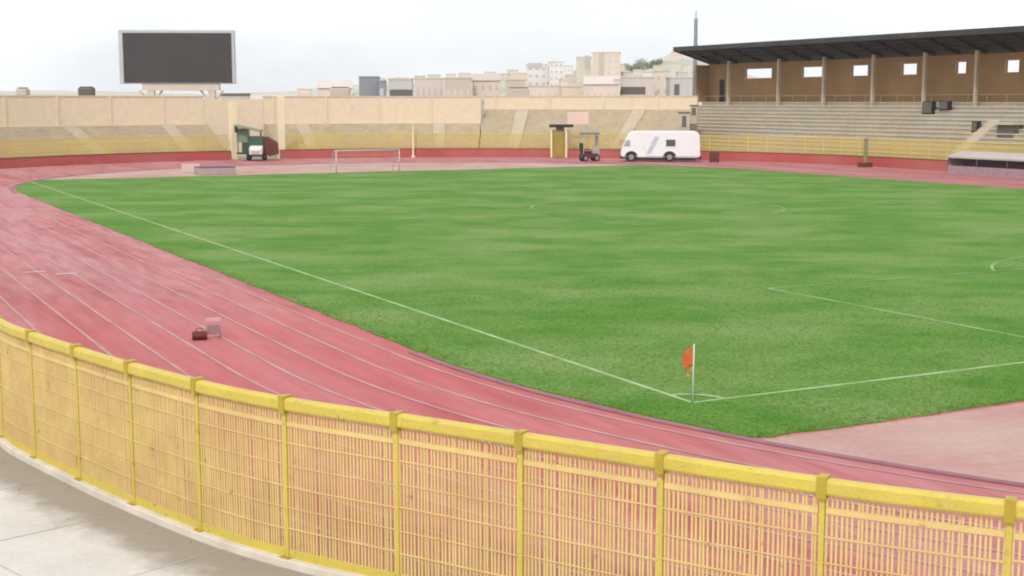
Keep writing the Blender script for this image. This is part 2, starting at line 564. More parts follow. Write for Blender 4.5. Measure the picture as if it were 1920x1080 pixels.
PL, PW = 110.8, 71.0
gc = PW / 2
pm = MB()
zc = 0.036
ribbon(pm, [(a_, 0.0) for a_ in range(0, 111, 3)] + [(PL, 0.0)], 0.14, zc)
ribbon(pm, [(0.0, float(b_)) for b_ in range(0, 72, 3)], 0.14, zc)
ribbon(pm, [(math.cos(x) * 1.0, math.sin(x) * 1.0) for x in [math.pi / 2 * k / 10 for k in range(11)]], 0.14, zc + .004)
struct(pm.build('pitch_markings', 'chalk'))
pf = MB()
ribbon(pf, [(PL, b_) for b_ in range(0, 72, 3)], 0.13, zc + .002)
ribbon(pf, [(a_, PW) for a_ in range(0, 111, 3)], 0.13, zc + .002)
for s, o in ((1, 0.0), (-1, PL)):
    ribbon(pf, [(o, gc - 20.16), (o + s * 16.5, gc - 20.16)], 0.16, zc + .004)
    ribbon(pf, [(o + s * 16.5, gc - 20.24), (o + s * 16.5, gc + 20.24)], 0.13, zc + .008)
    ribbon(pf, [(o, gc + 20.16), (o + s * 16.5, gc + 20.16)], 0.13, zc + .004)
    ribbon(pf, [(o, gc - 9.16), (o + s * 5.5, gc - 9.16), (o + s * 5.5, gc + 9.16), (o, gc + 9.16)], 0.13, zc + .006)
    ribbon(pf, [(o + s * (11 + 9.15 * math.cos(x)), gc + 9.15 * math.sin(x)) for x in [math.radians(k) for k in range(-53, 54, 4)]], 0.14, zc + .006)
    ribbon(pf, [(o + s * 10.85, gc), (o + s * 11.15, gc)], 0.3, zc + .006)
ribbon(pf, [(PL / 2, 0.3), (PL / 2, PW)], 0.12, zc + .004)
ribbon(pf, [(PL / 2 + 9.15 * math.cos(x), gc + 9.15 * math.sin(x)) for x in [2 * math.pi * k / 60 for k in range(60)]], 0.13, zc + .006, True)
struct(pf.build('faint_pitch_markings', 'chalk_faint'))

# ================================================================== NEAR FENCE
raw = [(60, -16.4), (40, -16.4), (24, -16.4), (14, -16.4), (8, -16.35), (3.6, -16.2), (1.6, -15.85), (-0.3, -15.4), (-1.9, -15.0), (-3.6, -14.5),
       (-5.7, -13.8), (-7.5, -12.95), (-9.0, -12.05), (-11.0, -10.9), (-13.1, -9.7), (-15.1, -8.5), (-16.95, -7.15), (-18.7, -5.6),
       (-20.4, -3.9), (-22.0, -2.2), (-23.6, -0.3)]


def catmull(pts, k=16):
    out = []
    for i in range(len(pts) - 1):
        p0 = pts[max(i - 1, 0)]
        p1, p2 = pts[i], pts[i + 1]
        p3 = pts[min(i + 2, len(pts) - 1)]
        for j in range(k):
            t = j / k
            out.append(tuple(0.5 * (2 * p1[d] + (p2[d] - p0[d]) * t + (2 * p0[d] - 5 * p1[d] + 4 * p2[d] - p3[d]) * t * t
                                    + (3 * p1[d] - p0[d] - 3 * p2[d] + p3[d]) * t ** 3) for d in (0, 1)))
    out.append(pts[-1])
    return out


fp = catmull(raw)
S_ = [0.0]
for i in range(1, len(fp)):
    S_.append(S_[-1] + math.hypot(fp[i][0] - fp[i - 1][0], fp[i][1] - fp[i - 1][1]))


def fpos(s):
    """point and outward (camera side) normal on the fence line, world"""
    s = max(0.0, min(S_[-1] - 1e-6, s))
    i = 0
    lo, hi = 0, len(S_) - 1
    while hi - lo > 1:
        mid = (lo + hi) // 2
        if S_[mid] <= s:
            lo = mid
        else:
            hi = mid
    i = lo
    t = (s - S_[i]) / (S_[i + 1] - S_[i])
    a_, b_ = lerp(fp[i][0], fp[i + 1][0], t), lerp(fp[i][1], fp[i + 1][1], t)
    da, db = fp[i + 1][0] - fp[i][0], fp[i + 1][1] - fp[i][1]
    p = P(a_, b_)
    d = (P(fp[i + 1][0], fp[i + 1][1]) - P(fp[i][0], fp[i][1])).normalized()
    nrm = Vector((d.y, -d.x, 0))
    if nrm.dot(Vector((0, 0, 0)) - p) < 0 and False:
        nrm = -nrm
    return p, d, nrm


# anchor the post spacing on the post seen at (-13.1,-9.7)
best = min(range(len(fp)), key=lambda i: math.hypot(fp[i][0] + 13.1, fp[i][1] + 9.7))
s_anchor = S_[best]
BAY = 2.30
posts = []
s = s_anchor
while s - BAY > 0.5:
    s -= BAY
while s < S_[-1] - 0.2:
    posts.append(s)
    s += BAY
posts = [s for s in posts if s > s_anchor - BAY * 26]

p0, d0, n0 = fpos(s_anchor)
FN = 1.0 if n0.dot(Vector((0, 0, 0)) - p0) > 0 else -1.0   # sign that points to the camera side
HT = 2.87


def fframe(s, off=0.0):
    p, d, nn = fpos(s)
    return lambda r, z: p + nn * (FN * (r + off)) + Vector((0, 0, z))


fence = thing('fence', 'tall yellow barred fence curving on a pale kerb beside the near lanes and walkway', 'fence')
s_a, s_b = posts[0], posts[-1]


def rail(name, mat, r0, r1, z0, z1, s0, s1, bevel=0.0, step=0.46):
    k = max(1, int(round((s1 - s0) / step)))
    mb = MB()
    mb.sweep([(r0, z0), (r1, z0), (r1, z1), (r0, z1)], [fframe(lerp(s0, s1, i / k)) for i in range(k + 1)])
    return mb.build(name, mat, fence, bevel=bevel)


# heavy top beam, one length per bay with a clamp at each joint
for s0, s1 in zip(posts[:-1], posts[1:]):
    mb = MB()
    sag = random.uniform(-0.012, 0.012)
    prof = [(-0.075, 0.0), (0.075, 0.0), (0.09, 0.03), (0.09, 0.165), (0.055, 0.205), (-0.055, 0.205), (-0.09, 0.165), (-0.09, 0.03)]
    K = 6
    mb.sweep([(r, HT - 0.205 + z + sag) for r, z in prof], [fframe(lerp(s0 + .004, s1 - .004, i / K)) for i in range(K + 1)])
    mb.build('top_rail', 'yellow', fence)
    # second rail
    mb = MB()
    K = 5
    zz = HT - 0.47 + random.uniform(-.012, .012)
    mb.sweep([(-0.03, zz), (0.03, zz), (0.03, zz + 0.075), (-0.03, zz + 0.075)], [fframe(lerp(s0 + .05, s1 - .05, i / K)) for i in range(K + 1)])
    mb.build('upper_rail', 'yellow_bar', fence)
    # bottom rail and kick plate
    mb = MB()
    mb.sweep([(-0.02, 0.14), (0.03, 0.14), (0.03, 0.28), (-0.02, 0.28)], [fframe(lerp(s0 + .05, s1 - .05, i / K)) for i in range(K + 1)])
    mb.build('bottom_rail', 'yellow', fence)
    # bars and the thin wires tied across them
    mb = MB()
    nb = 34
    for i in range(nb):
        sb = lerp(s0, s1, (i + 1) / (nb + 1)) + random.uniform(-.012, .012)
        f = fframe(sb)
        w = 0.0145
        fa, fb = fframe(sb - w), fframe(sb + w)
        lean = random.uniform(-.012, .012)
        z1 = HT - 0.195
        vs = [fa(-.012, .28), fb(-.012, .28), fb(.012, .28), fa(.012, .28)]
        ft, fu = fframe(sb - w + lean), fframe(sb + w + lean)
        vs += [ft(-.012, z1), fu(-.012, z1), fu(.012, z1), ft(.012, z1)]
        mb.add(vs, [(0, 1, 2, 3), (4, 5, 6, 7), (0, 1, 5, 4), (1, 2, 6, 5), (2, 3, 7, 6), (3, 0, 4, 7)])
    bars = mb.build('bar_panel', 'yellow_bar', fence)
    mb = MB()
    for k in range(5):
        zw = 0.62 + k * 0.37 + random.uniform(-.02, .02)
        h = 0.007 if k % 2 else 0.011
        mb.sweep([(.014, zw), (.030, zw), (.030, zw + 2 * h), (.014, zw + 2 * h)],
                 [lambda r, z, i=i: fframe(lerp(s0 + .04, s1 - .04, i / K))(r, z) for i in range(K + 1)])
    mb.build('cross_wires', 'yellow_bar', bars)
for s in posts:
    mb = MB()
    f0, f1 = fframe(s - 0.036), fframe(s + 0.036)
    vs = [f0(-.05, -.05), f1(-.05, -.05), f1(.036, -.05), f0(.036, -.05), f0(-.05, HT - .21), f1(-.05, HT - .21), f1(.036, HT - .21), f0(.036, HT - .21)]
    mb.add(vs, [(0, 1, 2, 3), (4, 5, 6, 7), (0, 1, 5, 4), (1, 2, 6, 5), (2, 3, 7, 6), (3, 0, 4, 7)])
    po = mb.build('post', 'yellow', fence)
    mb = MB()
    f0, f1 = fframe(s - 0.10), fframe(s + 0.10)
    vs = [f0(-.13, .1405), f1(-.13, .1405), f1(.12, .1405), f0(.12, .1405), f0(-.13, .16), f1(-.13, .16), f1(.12, .16), f0(.12, .16)]
    mb.add(vs, [(0, 1, 2, 3), (4, 5, 6, 7), (0, 1, 5, 4), (1, 2, 6, 5), (2, 3, 7, 6), (3, 0, 4, 7)])
    mb.build('base_plate', 'yellow_node', po)
    mb = MB()
    f0, f1 = fframe(s - 0.065), fframe(s + 0.065)
    z0, z1 = HT - .255, HT + .03
    vs = [f0(-.105, z0), f1(-.105, z0), f1(.105, z0), f0(.105, z0), f0(-.105, z1), f1(-.105, z1), f1(.105, z1), f0(.105, z1)]
    mb.add(vs, [(0, 1, 2, 3), (4, 5, 6, 7), (0, 1, 5, 4), (1, 2, 6, 5), (2, 3, 7, 6), (3, 0, 4, 7)])
    mb.build('clamp', 'yellow_node', po)

# kerb, gutter and walkway on the camera side of the fence
NS = 200
frs = [lerp(0.2, S_[-1] - 0.1, i / NS) for i in range(NS + 1)]
kb = MB()
kb.sweep([(-0.16, -0.04), (0.17, -0.04), (0.17, 0.13), (0.15, 0.14), (-0.16, 0.14)], [fframe(s) for s in frs])
struct(kb.build('kerb', 'kerb'))
wk = MB()
RW = [0.165, 0.45, 0.8, 1.15, 1.6, 2.4, 4.0, 8.0, 24.0]
wk.sweep([(r, 0.008) for r in RW], [fframe(s) for s in frs[::2]], closed=False)
wo = struct(wk.build('walkway', 'walk'))
at_ = wo.data.attributes.new('from_kerb', 'FLOAT', 'POINT')
for i in range(len(wo.data.vertices)):
    at_.data[i].value = RW[i % len(RW)]
# expansion joints across the walkway
jt = MB()
for k in range(0, 26):
    s_j = 1.0 + k * 3.1
    if s_j > S_[-1] - .5:
        break
    f0, f1 = fframe(s_j - .012), fframe(s_j + .012)
    jt.quad(f0(.18, .014), f1(.18, .014), f1(9.0, .014), f0(9.0, .014))
for r_ in (3.2, 6.4):
    jt.sweep([(r_, 0.018), (r_ + .025, 0.018)], [fframe(s) for s in frs[::2]], closed=False)
struct(jt.build('walkway_joint_lines', 'joint'))
# grit that has gathered along the kerb
gvl = MB()
rg_ = random.Random(5)
for _ in range(420):
    sg = rg_.uniform(4, S_[-1] - 2)
    r = .2 + abs(rg_.gauss(0, .45))
    q = rg_.uniform(.008, .028)
    c = fframe(sg)(r, .008 + q * .5)
    rot = Matrix.Rotation(rg_.uniform(0, 6.28), 3, 'Z')
    vs = [c + rot @ Vector((x * q * rg_.uniform(.6, 1.2), y * q * rg_.uniform(.6, 1.2), z * q * .6)) for x, y, z in
          ((1, 0, 0), (0, 1, 0), (-1, 0, 0), (0, -1, 0), (0, 0, 1), (0, 0, -1))]
    gvl.add(vs, [(0, 1, 4), (1, 2, 4), (2, 3, 4), (3, 0, 4), (1, 0, 5), (2, 1, 5), (3, 2, 5), (0, 3, 5)])
tag(gvl.build('gravel', 'gutter'), kind='stuff')
# blown dirt and grit lying along the kerb: a ragged stain in the concrete itself
nt = M['walk'].node_tree
bs_ = nt.nodes['Principled BSDF']
src_ = bs_.inputs['Base Color'].links[0].from_socket
an = nt.nodes.new('ShaderNodeAttribute')
an.attribute_name = 'from_kerb'
tcn = nt.nodes.new('ShaderNodeTexCoord')
nzn = nt.nodes.new('ShaderNodeTexNoise')
nzn.inputs['Scale'].default_value = 1.3
nzn.inputs['Detail'].default_value = 9
nzn.inputs['Roughness'].default_value = 0.65
nt.links.new(tcn.outputs['Object'], nzn.inputs['Vector'])
ma = nt.nodes.new('ShaderNodeMath')
ma.operation = 'MULTIPLY_ADD'
ma.inputs[1].default_value = 1.5
nt.links.new(nzn.outputs['Fac'], ma.inputs[0])
nt.links.new(an.outputs['Fac'], ma.inputs[2])
mrn = nt.nodes.new('ShaderNodeMapRange')
mrn.interpolation_type = 'SMOOTHSTEP'
mrn.inputs['From Min'].default_value = 1.55
mrn.inputs['From Max'].default_value = 2.45
mrn.inputs['To Min'].default_value = 0.85
mrn.inputs['To Max'].default_value = 0.0
nt.links.new(ma.outputs[0], mrn.inputs['Value'])
mxn = nt.nodes.new('ShaderNodeMix')
mxn.data_type = 'RGBA'
nt.links.new(mrn.outputs['Result'], mxn.inputs[0])
nt.links.new(src_, mxn.inputs[6])
mxn.inputs[7].default_value = (0.25, 0.21, 0.155, 1)
nt.links.new(mxn.outputs[2], bs_.inputs['Base Color'])

# ================================================================== CORNER FLAG
cf = thing('corner_flag', 'orange corner flag hanging limp on a pale pole at the near pitch corner', 'flag', P(0.05, 0.05, 0.03))
MB().tube([(0, 0, -0.05), (0, 0, 0.8), (0.01, 0, 1.52)], [0.022, 0.02, 0.017], 8).build('pole', 'pole', cf, smooth=True)


def cloth(z0, z1, wid, ph):
    mb = MB()
    nx, nz = 8, 10
    vs = []
    for j in range(nz + 1):
        tz = j / nz
        for i in range(nx + 1):
            tx = i / nx
            z = lerp(z1, z0, tz) - 0.22 * tx * (1 - 0.3 * tz)
            x = -0.018 - wid * tx * (0.75 + 0.25 * math.sin(3 * tz + ph))
            y = 0.045 * math.sin(9 * tx + 2.5 * tz + ph) * (0.3 + tx)
            vs.append((x, y, z))
    fs = [(j * (nx + 1) + i, j * (nx + 1) + i + 1, (j + 1) * (nx + 1) + i + 1, (j + 1) * (nx + 1) + i) for j in range(nz) for i in range(nx)]
    mb.add(vs, fs)
    return mb


def solid(o, th):
    md = o.modifiers.new('thick', 'SOLIDIFY')
    md.thickness = th


o = cloth(0.98, 1.50, 0.27, 0.3).build('flag_cloth', 'flag', cf, smooth=True)
solid(o, 0.006)
o2 = cloth(0.80, 0.976, 0.16, 0.3).build('flag_hem', 'flag_low', o, smooth=True)
solid(o2, 0.006)

# ================================================================== THINGS ON THE NEAR TRACK
hd = thing('hurdle', 'low mauve training hurdle with a faded pale board standing on the near lanes', 'hurdle', P(15.3, -8.25, 0.01), math.radians(14))
MB().box(-0.26, 0.24, -0.02, 0.02, 0.56, 0.69).build('board', 'board_pink', hd, bevel=.008)
for sx in (-0.23, 0.21):
    MB().tube([(sx, 0, 0.56), (sx, 0, 0.02)], 0.02, 8).build('leg', 'leg_mauve', hd, smooth=True)
    MB().box(sx - .025, sx + .025, -0.05, 0.5, 0.0, 0.04).build('foot', 'leg_mauve', hd, bevel=.008)
MB().box(-0.20, 0.18, -0.012, 0.012, 0.14, 0.46).build('lower_panel', 'panel_mauve', hd, bevel=.005)
bg = thing('sports_bag', 'small dark maroon bag lying on the lane beside the mauve hurdle', 'bag', P(15.3, -8.72, 0.01), 0.2)
mb = MB()
prof = [(0.16 * math.cos(t), 0.14 + 0.14 * math.sin(t)) for t in [2 * math.pi * k / 14 for k in range(14)]]
mb.prism(prof, -0.24, 0.24)
mb.build('body', 'maroon', bg, bevel=.03)
MB().tube([(-.12, -.1, .24), (-.08, -.03, .38), (.08, -.03, .38), (.12, -.1, .24)], .014, 6).build('strap', 'dark', bg)

# ================================================================== FAR GOAL
AG = 111.6
goal = thing('football_goal', 'white football goal with a slack net at the far end of the pitch', 'goal', P(AG, 35.25, 0.03))
bl, br = 31.6, 38.92
loc = Vector(goal.location)


def G(a, b, z):
    return P(a, b, z + .03) - loc


for b_ in (bl, br):
    MB().tube([G(AG, b_, 0), G(AG, b_, 2.5)], 0.06, 10).build('goalpost', 'goal_paint', goal, smooth=True)
MB().tube([G(AG, bl, 2.44), G(AG, br, 2.44)], 0.06, 10).build('crossbar', 'goal_paint', goal, smooth=True)
mb = MB()
for b_ in (bl, br):
    mb.tube([G(AG, b_, 2.44), G(AG + .9, b_, 2.4), G(AG + 2.0, b_, 0.0)], 0.035, 6)
mb.build('net_stay', 'grey', goal)
mb = MB()
for i in range(25):
    b_ = lerp(bl, br, i / 24)
    mb.tube([G(AG + .05, b_, 2.43), G(AG + .9, b_, 2.34), G(AG + 2.0, b_, 0.0)], 0.008, 4)
for a_, z_ in ((.45, 2.38), (.9, 2.34), (1.12, 1.87), (1.34, 1.4), (1.56, .93), (1.78, .46), (2.0, 0.02)):
    mb.tube([G(AG + a_, bl, z_), G(AG + a_, br, z_)], 0.008, 4)
for b_ in (bl, br):
    for z_ in (.4, .8, 1.2, 1.6, 2.0):
        mb.tube([G(AG, b_, z_), G(AG + 2.0 - z_ * .46, b_, z_)], 0.012, 4)
mb.build('net', 'net', goal)

# low mats at the far left of the infield
hm = thing('landing_mat', 'long low mauve landing mat lying between the far goal and the left bend', 'mat', P(116.2, 19.6, 0), ANG - math.pi / 2)
MB().box(-1.9, 1.9, -1.3, 1.3, 0.0, 0.75).build('mat_block', 'mauve', hm, bevel=.08)
MB().box(-1.92, 1.92, -1.32, 1.32, 0.756, 0.84).build('top_cover', 'mauve_dark', hm, bevel=.03)
sb = thing('propped_board', 'small pale board propped on the far track left of the mauve mat', 'board', P(121.5, 18.4, 0), ANG - math.pi / 2)
MB().prism([(-.25, .05), (-.2, .05), (.05, .95), (0, .95)], -1.0, 1.0).build('panel', 'board_pink', sb, bevel=.01)
for sx in (-.8, .8):
    MB().tube([(sx, .0, .9), (sx, .4, 0)], .03, 6).build('leg', 'grey', sb)

# ================================================================== FAR FENCE, RED WALL
RF = 57.5


def far_frames(spec):
    """spec: list of ('t', angle) or ('a', a): on the bend, or on the straight at b=94"""
    out = []
    for k, v in spec:
        if k == 't':
            out.append((lambda r, z, v=v: ring(v, r, z)))
        else:
            out.append((lambda r, z, v=v: P(v, CF[1] + r, z)))
    return out


def arc_spec(t0, t1, step=1.0):
    k = max(1, int(round((t1 - t0) / step)))
    return [('t', lerp(t0, t1, i / k)) for i in range(k + 1)]


def red_wall(label, specs, h=1.12):
    mb = MB()
    mb.sweep([(RF, -0.05), (RF + .22, -0.05), (RF + .22, h), (RF, h)], far_frames(specs))
    o = mb.build('perimeter_wall', 'redwall')
    tag(o, label, 'wall', 'red perimeter walls')
    mb = MB()
    mb.sweep([(RF - .03, h + .003), (RF + .25, h + .003), (RF + .25, h + .08), (RF - .03, h + .08)], far_frames(specs))
    mb.build('coping', 'maroon', o)
    return o


red_wall('low red wall round the far left bend, left of the gateway with the green tractor', arc_spec(-75, -4.9))
red_wall('low red wall behind the goal, between the gateway and the olive booth', arc_spec(1.9, 39.5))
red_wall('low red wall on the far right bend behind the white bus', arc_spec(42.0, 90, 1.0) + [('a', 88.0), ('a', 85.5)])
red_wall('low red wall running from behind the long grey shelter out of the right edge', [('a', 72.0), ('a', 60.0), ('a', 45.0)])
red_wall('short low red wall just behind the far half of the long grey shelter', [('a', 85.0), ('a', 79.0), ('a', 72.5)])


def far_fence(label, samples):
    """samples: list of frame functions about 3 m apart"""
    root = thing('fence', label, 'fence', group='yellow fences round the far bend')
    RP = RF + .45
    for fr in samples:
        mb = MB()
        p = fr(RP, 0)
        mb.tube([p, p + Vector((0, 0, 3.35))], 0.055, 6)
        mb.build('post', 'yellow_far', root)
    for f0, f1 in zip(samples[:-1], samples[1:]):
        mb = MB()
        k = 19
        q0, q1 = f0(RP, 0), f1(RP, 0)
        for i in range(k):
            q = q0.lerp(q1, (i + .5) / k)
            mb.tube([q + Vector((0, 0, 1.0)), q + Vector((0, 0, 3.2))], 0.030, 4, cap=False)
        for z in (1.05, 1.7, 2.5):
            mb.tube([q0 + Vector((0, 0, z)), q1 + Vector((0, 0, z))], 0.028, 4)
        mb.build('bar_panel', 'yellow_far', root)
        MB().tube([q0 + Vector((0, 0, 3.23)), q1 + Vector((0, 0, 3.23))], 0.055, 6).build('top_rail', 'yellow_far', root)
    return root


far_fence('yellow barred fence above the red wall, left of the green tractor', far_frames(arc_spec(-60, -5.2, 2.74)))
far_fence('yellow barred fence above the red wall behind the goal', far_frames(arc_spec(2.1, 39.4, 2.66)))
far_fence('yellow barred fence running from the olive booth behind the bus and shelter',
          far_frames(arc_spec(42.2, 90, 2.81) + [('a', 94.4 - 2.8 * i) for i in range(1, 17)]))

# ================================================================== END TERRACES


def step_profile(r0, z0, n, dr, dzz, rb):
    pr = [(r0, -0.05), (r0, z0)]
    r, z = r0, z0
    for i in range(n):
        r += dr
        pr.append((r, z))
        z += dzz
        pr.append((r, z))
    pr.append((rb, z))
    pr.append((rb, -0.05))
    return pr, r, z


def terrace(label, t0, t1, n, dr, dzz, top, stairs, base=0.9, wall_label=None, notches=()):
    root = thing('seating_terrace', label, 'terrace', group='end terraces round the far bend')
    K = max(2, int((t1 - t0) / 1.2))
    r0 = RF + 1.6
    pr, r, z = step_profile(r0, base, n, dr, dzz, r0 + n * dr + 1.4)
    rb = r0 + n * dr + 1.4
    MB().sweep(pr, [lambda R, Z, t=lerp(t0, t1, i / K): ring(t, R, Z) for i in range(K + 1)]).build('steps', 'terrace', root)
    mb = MB()
    mb.sweep([(rb + .003, -0.05), (rb + .4, -0.05), (rb + .4, top), (rb + .003, top)],
             [lambda R, Z, t=lerp(t0, t1, i / K): ring(t, R, Z) for i in range(K + 1)])
    w = mb.build('back_wall', 'cream', root)
    mb = MB()
    mb.sweep([(rb - .08, top + .003), (rb + .5, top + .003), (rb + .5, top + .16), (rb - .08, top + .16)],
             [lambda R, Z, t=lerp(t0, t1, i / K): ring(t, R, Z) for i in range(K + 1)])
    mb.build('coping', 'coping', w)
    # pilasters break up the long wall
    for tp in [t0 + 1.2 + 6.4 * k for k in range(int((t1 - t0 - 1.5) / 6.4) + 1)]:
        mb = MB()
        mb.sweep([(rb - .14, z + .003), (rb, z + .003), (rb, top - .003), (rb - .14, top - .003)],
                 [lambda R, Z, t=tp + d: ring(t, R, Z) for d in (-.14, .14)])
        mb.build('pilaster', 'cream', w)
    for ts in stairs:
        mb = MB()
        hw = 0.75
        prs = [(r0 - .02, 0.0)]
        rr, zz = r0 - .02, base
        m2 = 2 * n
        prs.append((rr, zz + .10))
        for i in range(m2):
            rr += dr / 2
            prs.append((rr, zz + .10))
            zz += dzz / 2
            prs.append((rr, zz + .10))
        prs += [(rr + .3, zz + .1), (rr + .3, zz - .3), (r0 + .3, 0.0)]
        mb.sweep(prs, [lambda R, Z, t=ts + d: ring(t, R, Z) for d in (-hw, hw)])
        mb.build('stair', 'stair', root)
    return root, rb, z


terrace('low grey step terrace with a cream back wall, left of the gateway under the scoreboard', -62, -4.6, 9, 0.86, 0.40, 8.3, (-45.0, -21.5, -9.5))
terrace('low grey step terrace with a tall cream back wall, behind the goal', 2.6, 29.2, 9, 0.86, 0.40, 8.3, (7.0, 24.0))
terrace('higher grey step terrace under a short cream wall, behind the white bus', 29.4, 54.5, 14, 0.93, 0.40, 8.35, (34.0, 48.0))

# ================================================================== GATEWAY AND TRUCK
gate = thing('gateway', 'gateway with two tall pale yellow pillars in the far terrace, below right of the scoreboard', 'gate')
for tt in (-4.3, 2.3):
    mb = MB()
    mb.sweep([(RF + .1, 0), (RF + 1.1, 0), (RF + 1.1, 8.4), (RF + .1, 8.4)] if tt > 0 else [(RF + .1, 0), (RF + 1.1, 0), (RF + 1.1, 7.6), (RF + .1, 7.6)],
             [lambda R, Z, t=tt + d: ring(t, R, Z) for d in (-.42, .42)])
    mb.build('pillar', 'pillar', gate, bevel=.05)
mb = MB()
mb.sweep([(RF + 10.72, -.05), (RF + 11.1, -.05), (RF + 11.1, 8.0), (RF + 10.72, 8.0)], [lambda R, Z, t=t: ring(t, R, Z) for t in (-4.58, -2, 0, 2.58)])
mb.build('rear_wall', 'cream', gate)
mb = MB()
mb.sweep([(RF - 2.5, 0.02), (RF + 10.7, 0.02)], [lambda R, Z, t=t: ring(t, R, Z) for t in (-4.55, -2, 0, 2.55)], closed=False)
mb.build('ramp', 'walk', gate)


def wheel(parent, x, y, z, r, w):
    mb = MB()
    mb.tube([(x, y - w / 2, z), (x, y + w / 2, z)], r, 20)
    t_ = mb.build('wheel', 'tyre', parent, bevel=.04)
    mb = MB()
    mb.tube([(x, y - w / 2 - .012, z), (x, y + w / 2 + .012, z)], r * .58, 14)
    mb.build('rim', 'rim', t_)
    return t_


# tractor with a hopper: local -y is its front, looking at the pitch
tp = at(481, 298.0, 181.5)
tp.z = 0.03
tr = thing('tractor', 'dark green tractor under a tilted pale canopy with a maroon hopper in the far gateway', 'tractor', tp, math.radians(4))
MB().prism([(-.5, 1.0), (-.5, 2.0), (-.35, 3.15), (1.0, 3.15), (1.0, 1.0)], -1.05, 1.05).build('cab', 'green_dark', tr, bevel=.10)
MB().prism([(-1.9, .75), (-1.95, 1.35), (-1.75, 1.75), (-.52, 1.95), (-.52, .75)], -.72, .95).build('bonnet', 'b_white', tr, bevel=.10)
MB().box(-.85, .85, -.50, -.42, 2.05, 2.95, lambda v: v + Vector((0, (v.z - 2.0) * .13 + .02, 0))).build('windscreen', 'glass', tr)
for sx in (-1.062, 1.05):
    MB().box(sx, sx + .012, -.15, .8, 1.9, 2.95).build('side_window', 'glass', tr)
MB().box(-.45, .6, -1.99, -1.952, .9, 1.3).build('grille', 'grey', tr)
for sx in (-.5, .72):
    MB().tube([(sx, -1.98, 1.45), (sx, -1.80, 1.45)], .12, 12).build('headlight', 'lamp', tr)
# tilted canopy reaching out to the left on four stays
def CT(v):
    return Vector((v.x, v.y, v.z - (v.x + .5) * .22))
MB().box(-2.7, .75, -.9, 1.7, 3.95, 4.2, CT).build('canopy', 'green_pale', tr, bevel=.05)
MB().box(-2.72, -2.62, -.92, 1.72, 3.15, 3.94, CT).build('canopy_curtain', 'green_pale', tr)
for sx, y in ((-.95, -.3), (.6, -.3), (-.95, .9), (.6, .9)):
    MB().tube([(sx, y, 3.1), CT(Vector((sx, y, 3.96)))], .05, 6).build('canopy_stay', 'dark', tr)
MB().tube([(-2.5, 1.2, .9), CT(Vector((-2.5, 1.2, 3.95)))], .05, 6).build('canopy_stay', 'dark', tr)
MB().box(-2.6, -1.06, .3, 1.6, .75, 1.0).build('platform', 'green_dark', tr)
MB().box(-2.55, -1.08, .25, .29, 2.3, 4.15).build('side_tarp', 'green_pale', tr)
MB().box(-1.9, -1.07, .3, 1.5, 1.003, 2.9).build('tool_locker', 'green_dark', tr, bevel=.05)
# hopper hanging on the right side
mb = MB()
hp = [(1.12, 3.05), (1.5, 3.1), (2.75, 2.3), (2.85, .8), (1.8, .55), (1.12, .9)]
mb.add([(x, y, z) for y in (-.6, 1.1) for x, z in hp], [(i, (i + 1) % 6, 6 + (i + 1) % 6, 6 + i) for i in range(6)] + [tuple(range(6)), tuple(range(6, 12))])
mb.build('hopper', 'maroon', tr, bevel=.05)
MB().tube([(1.0, .3, 1.3), (1.3, .3, 1.3)], .12, 8).build('hopper_arm', 'dark', tr)
MB().box(-.8, .95, -1.7, 1.5, .55, .98).build('chassis', 'dark', tr)
for x, y, r, w_ in ((-.95, -1.15, .5, .34), (1.05, -1.15, .5, .34), (-1.0, 1.05, .78, .42), (1.0, 1.05, .78, .42)):
    mb = MB()
    mb.tube([(x - w_ / 2, y, r), (x + w_ / 2, y, r)], r, 18)
    wh_ = mb.build('wheel', 'tyre', tr, bevel=.05)
    mb = MB()
    mb.tube([(x - w_ / 2 - .012, y, r), (x + w_ / 2 + .012, y, r)], r * .5, 12)
    mb.build('rim', 'rim', wh_)

# slender post on the terrace front, right of the goal
pp = ring(20.3, RF - .7)
tag(MB().tube([pp, pp + Vector((0, 0, 4.4))], [.13, .10], 10).box(-.25, .25, -.25, .25, 0, .25, lambda v: v + pp).build('lamp_post', 'pillar', smooth=False, origin=pp),
    'slender pale post standing against the far fence right of the goal', 'post')

# ================================================================== BOOTH
bp = ring(40.75, RF - .4)
bz = math.radians(-2)
bo = thing('gate_booth', 'narrow olive yellow booth with cream jambs and a dark flat roof by the far fence', 'booth', bp, math.radians(-12))
MB().box(-.85, .85, -.2, 1.6, .0, 3.6).build('body', 'olive', bo, bevel=.03)
MB().box(-.62, .62, -.26, -.203, .1, 2.5).build('door', 'olive', bo)
for sx in (-1.15, .9):
    MB().box(sx, sx + .25, -.3, 1.6, .0, 3.75).build('jamb', 'pillar', bo, bevel=.02)
MB().box(-1.3, 1.7, -.55, 1.9, 4.15, 4.55).build('roof', 'dark', bo, bevel=.03)
MB().box(-.45, .45, -.1, 1.5, 3.6, 4.147).build('roof_riser', 'b_window_dark', bo)
bpk = ring(42.6, RF + 3.2)
pk = thing('notice_board', 'faded pink board on two posts on the terrace above the olive booth', 'board', bpk, math.radians(-12))
MB().box(-1.5, 1.5, -.06, .06, 4.5, 6.2).build('panel', 'pink', pk, bevel=.02)
for sx in (-1.2, 1.2):
    MB().tube([(sx, .1, 0.9), (sx, .1, 6.2)], .06, 6).build('post', 'grey', pk)

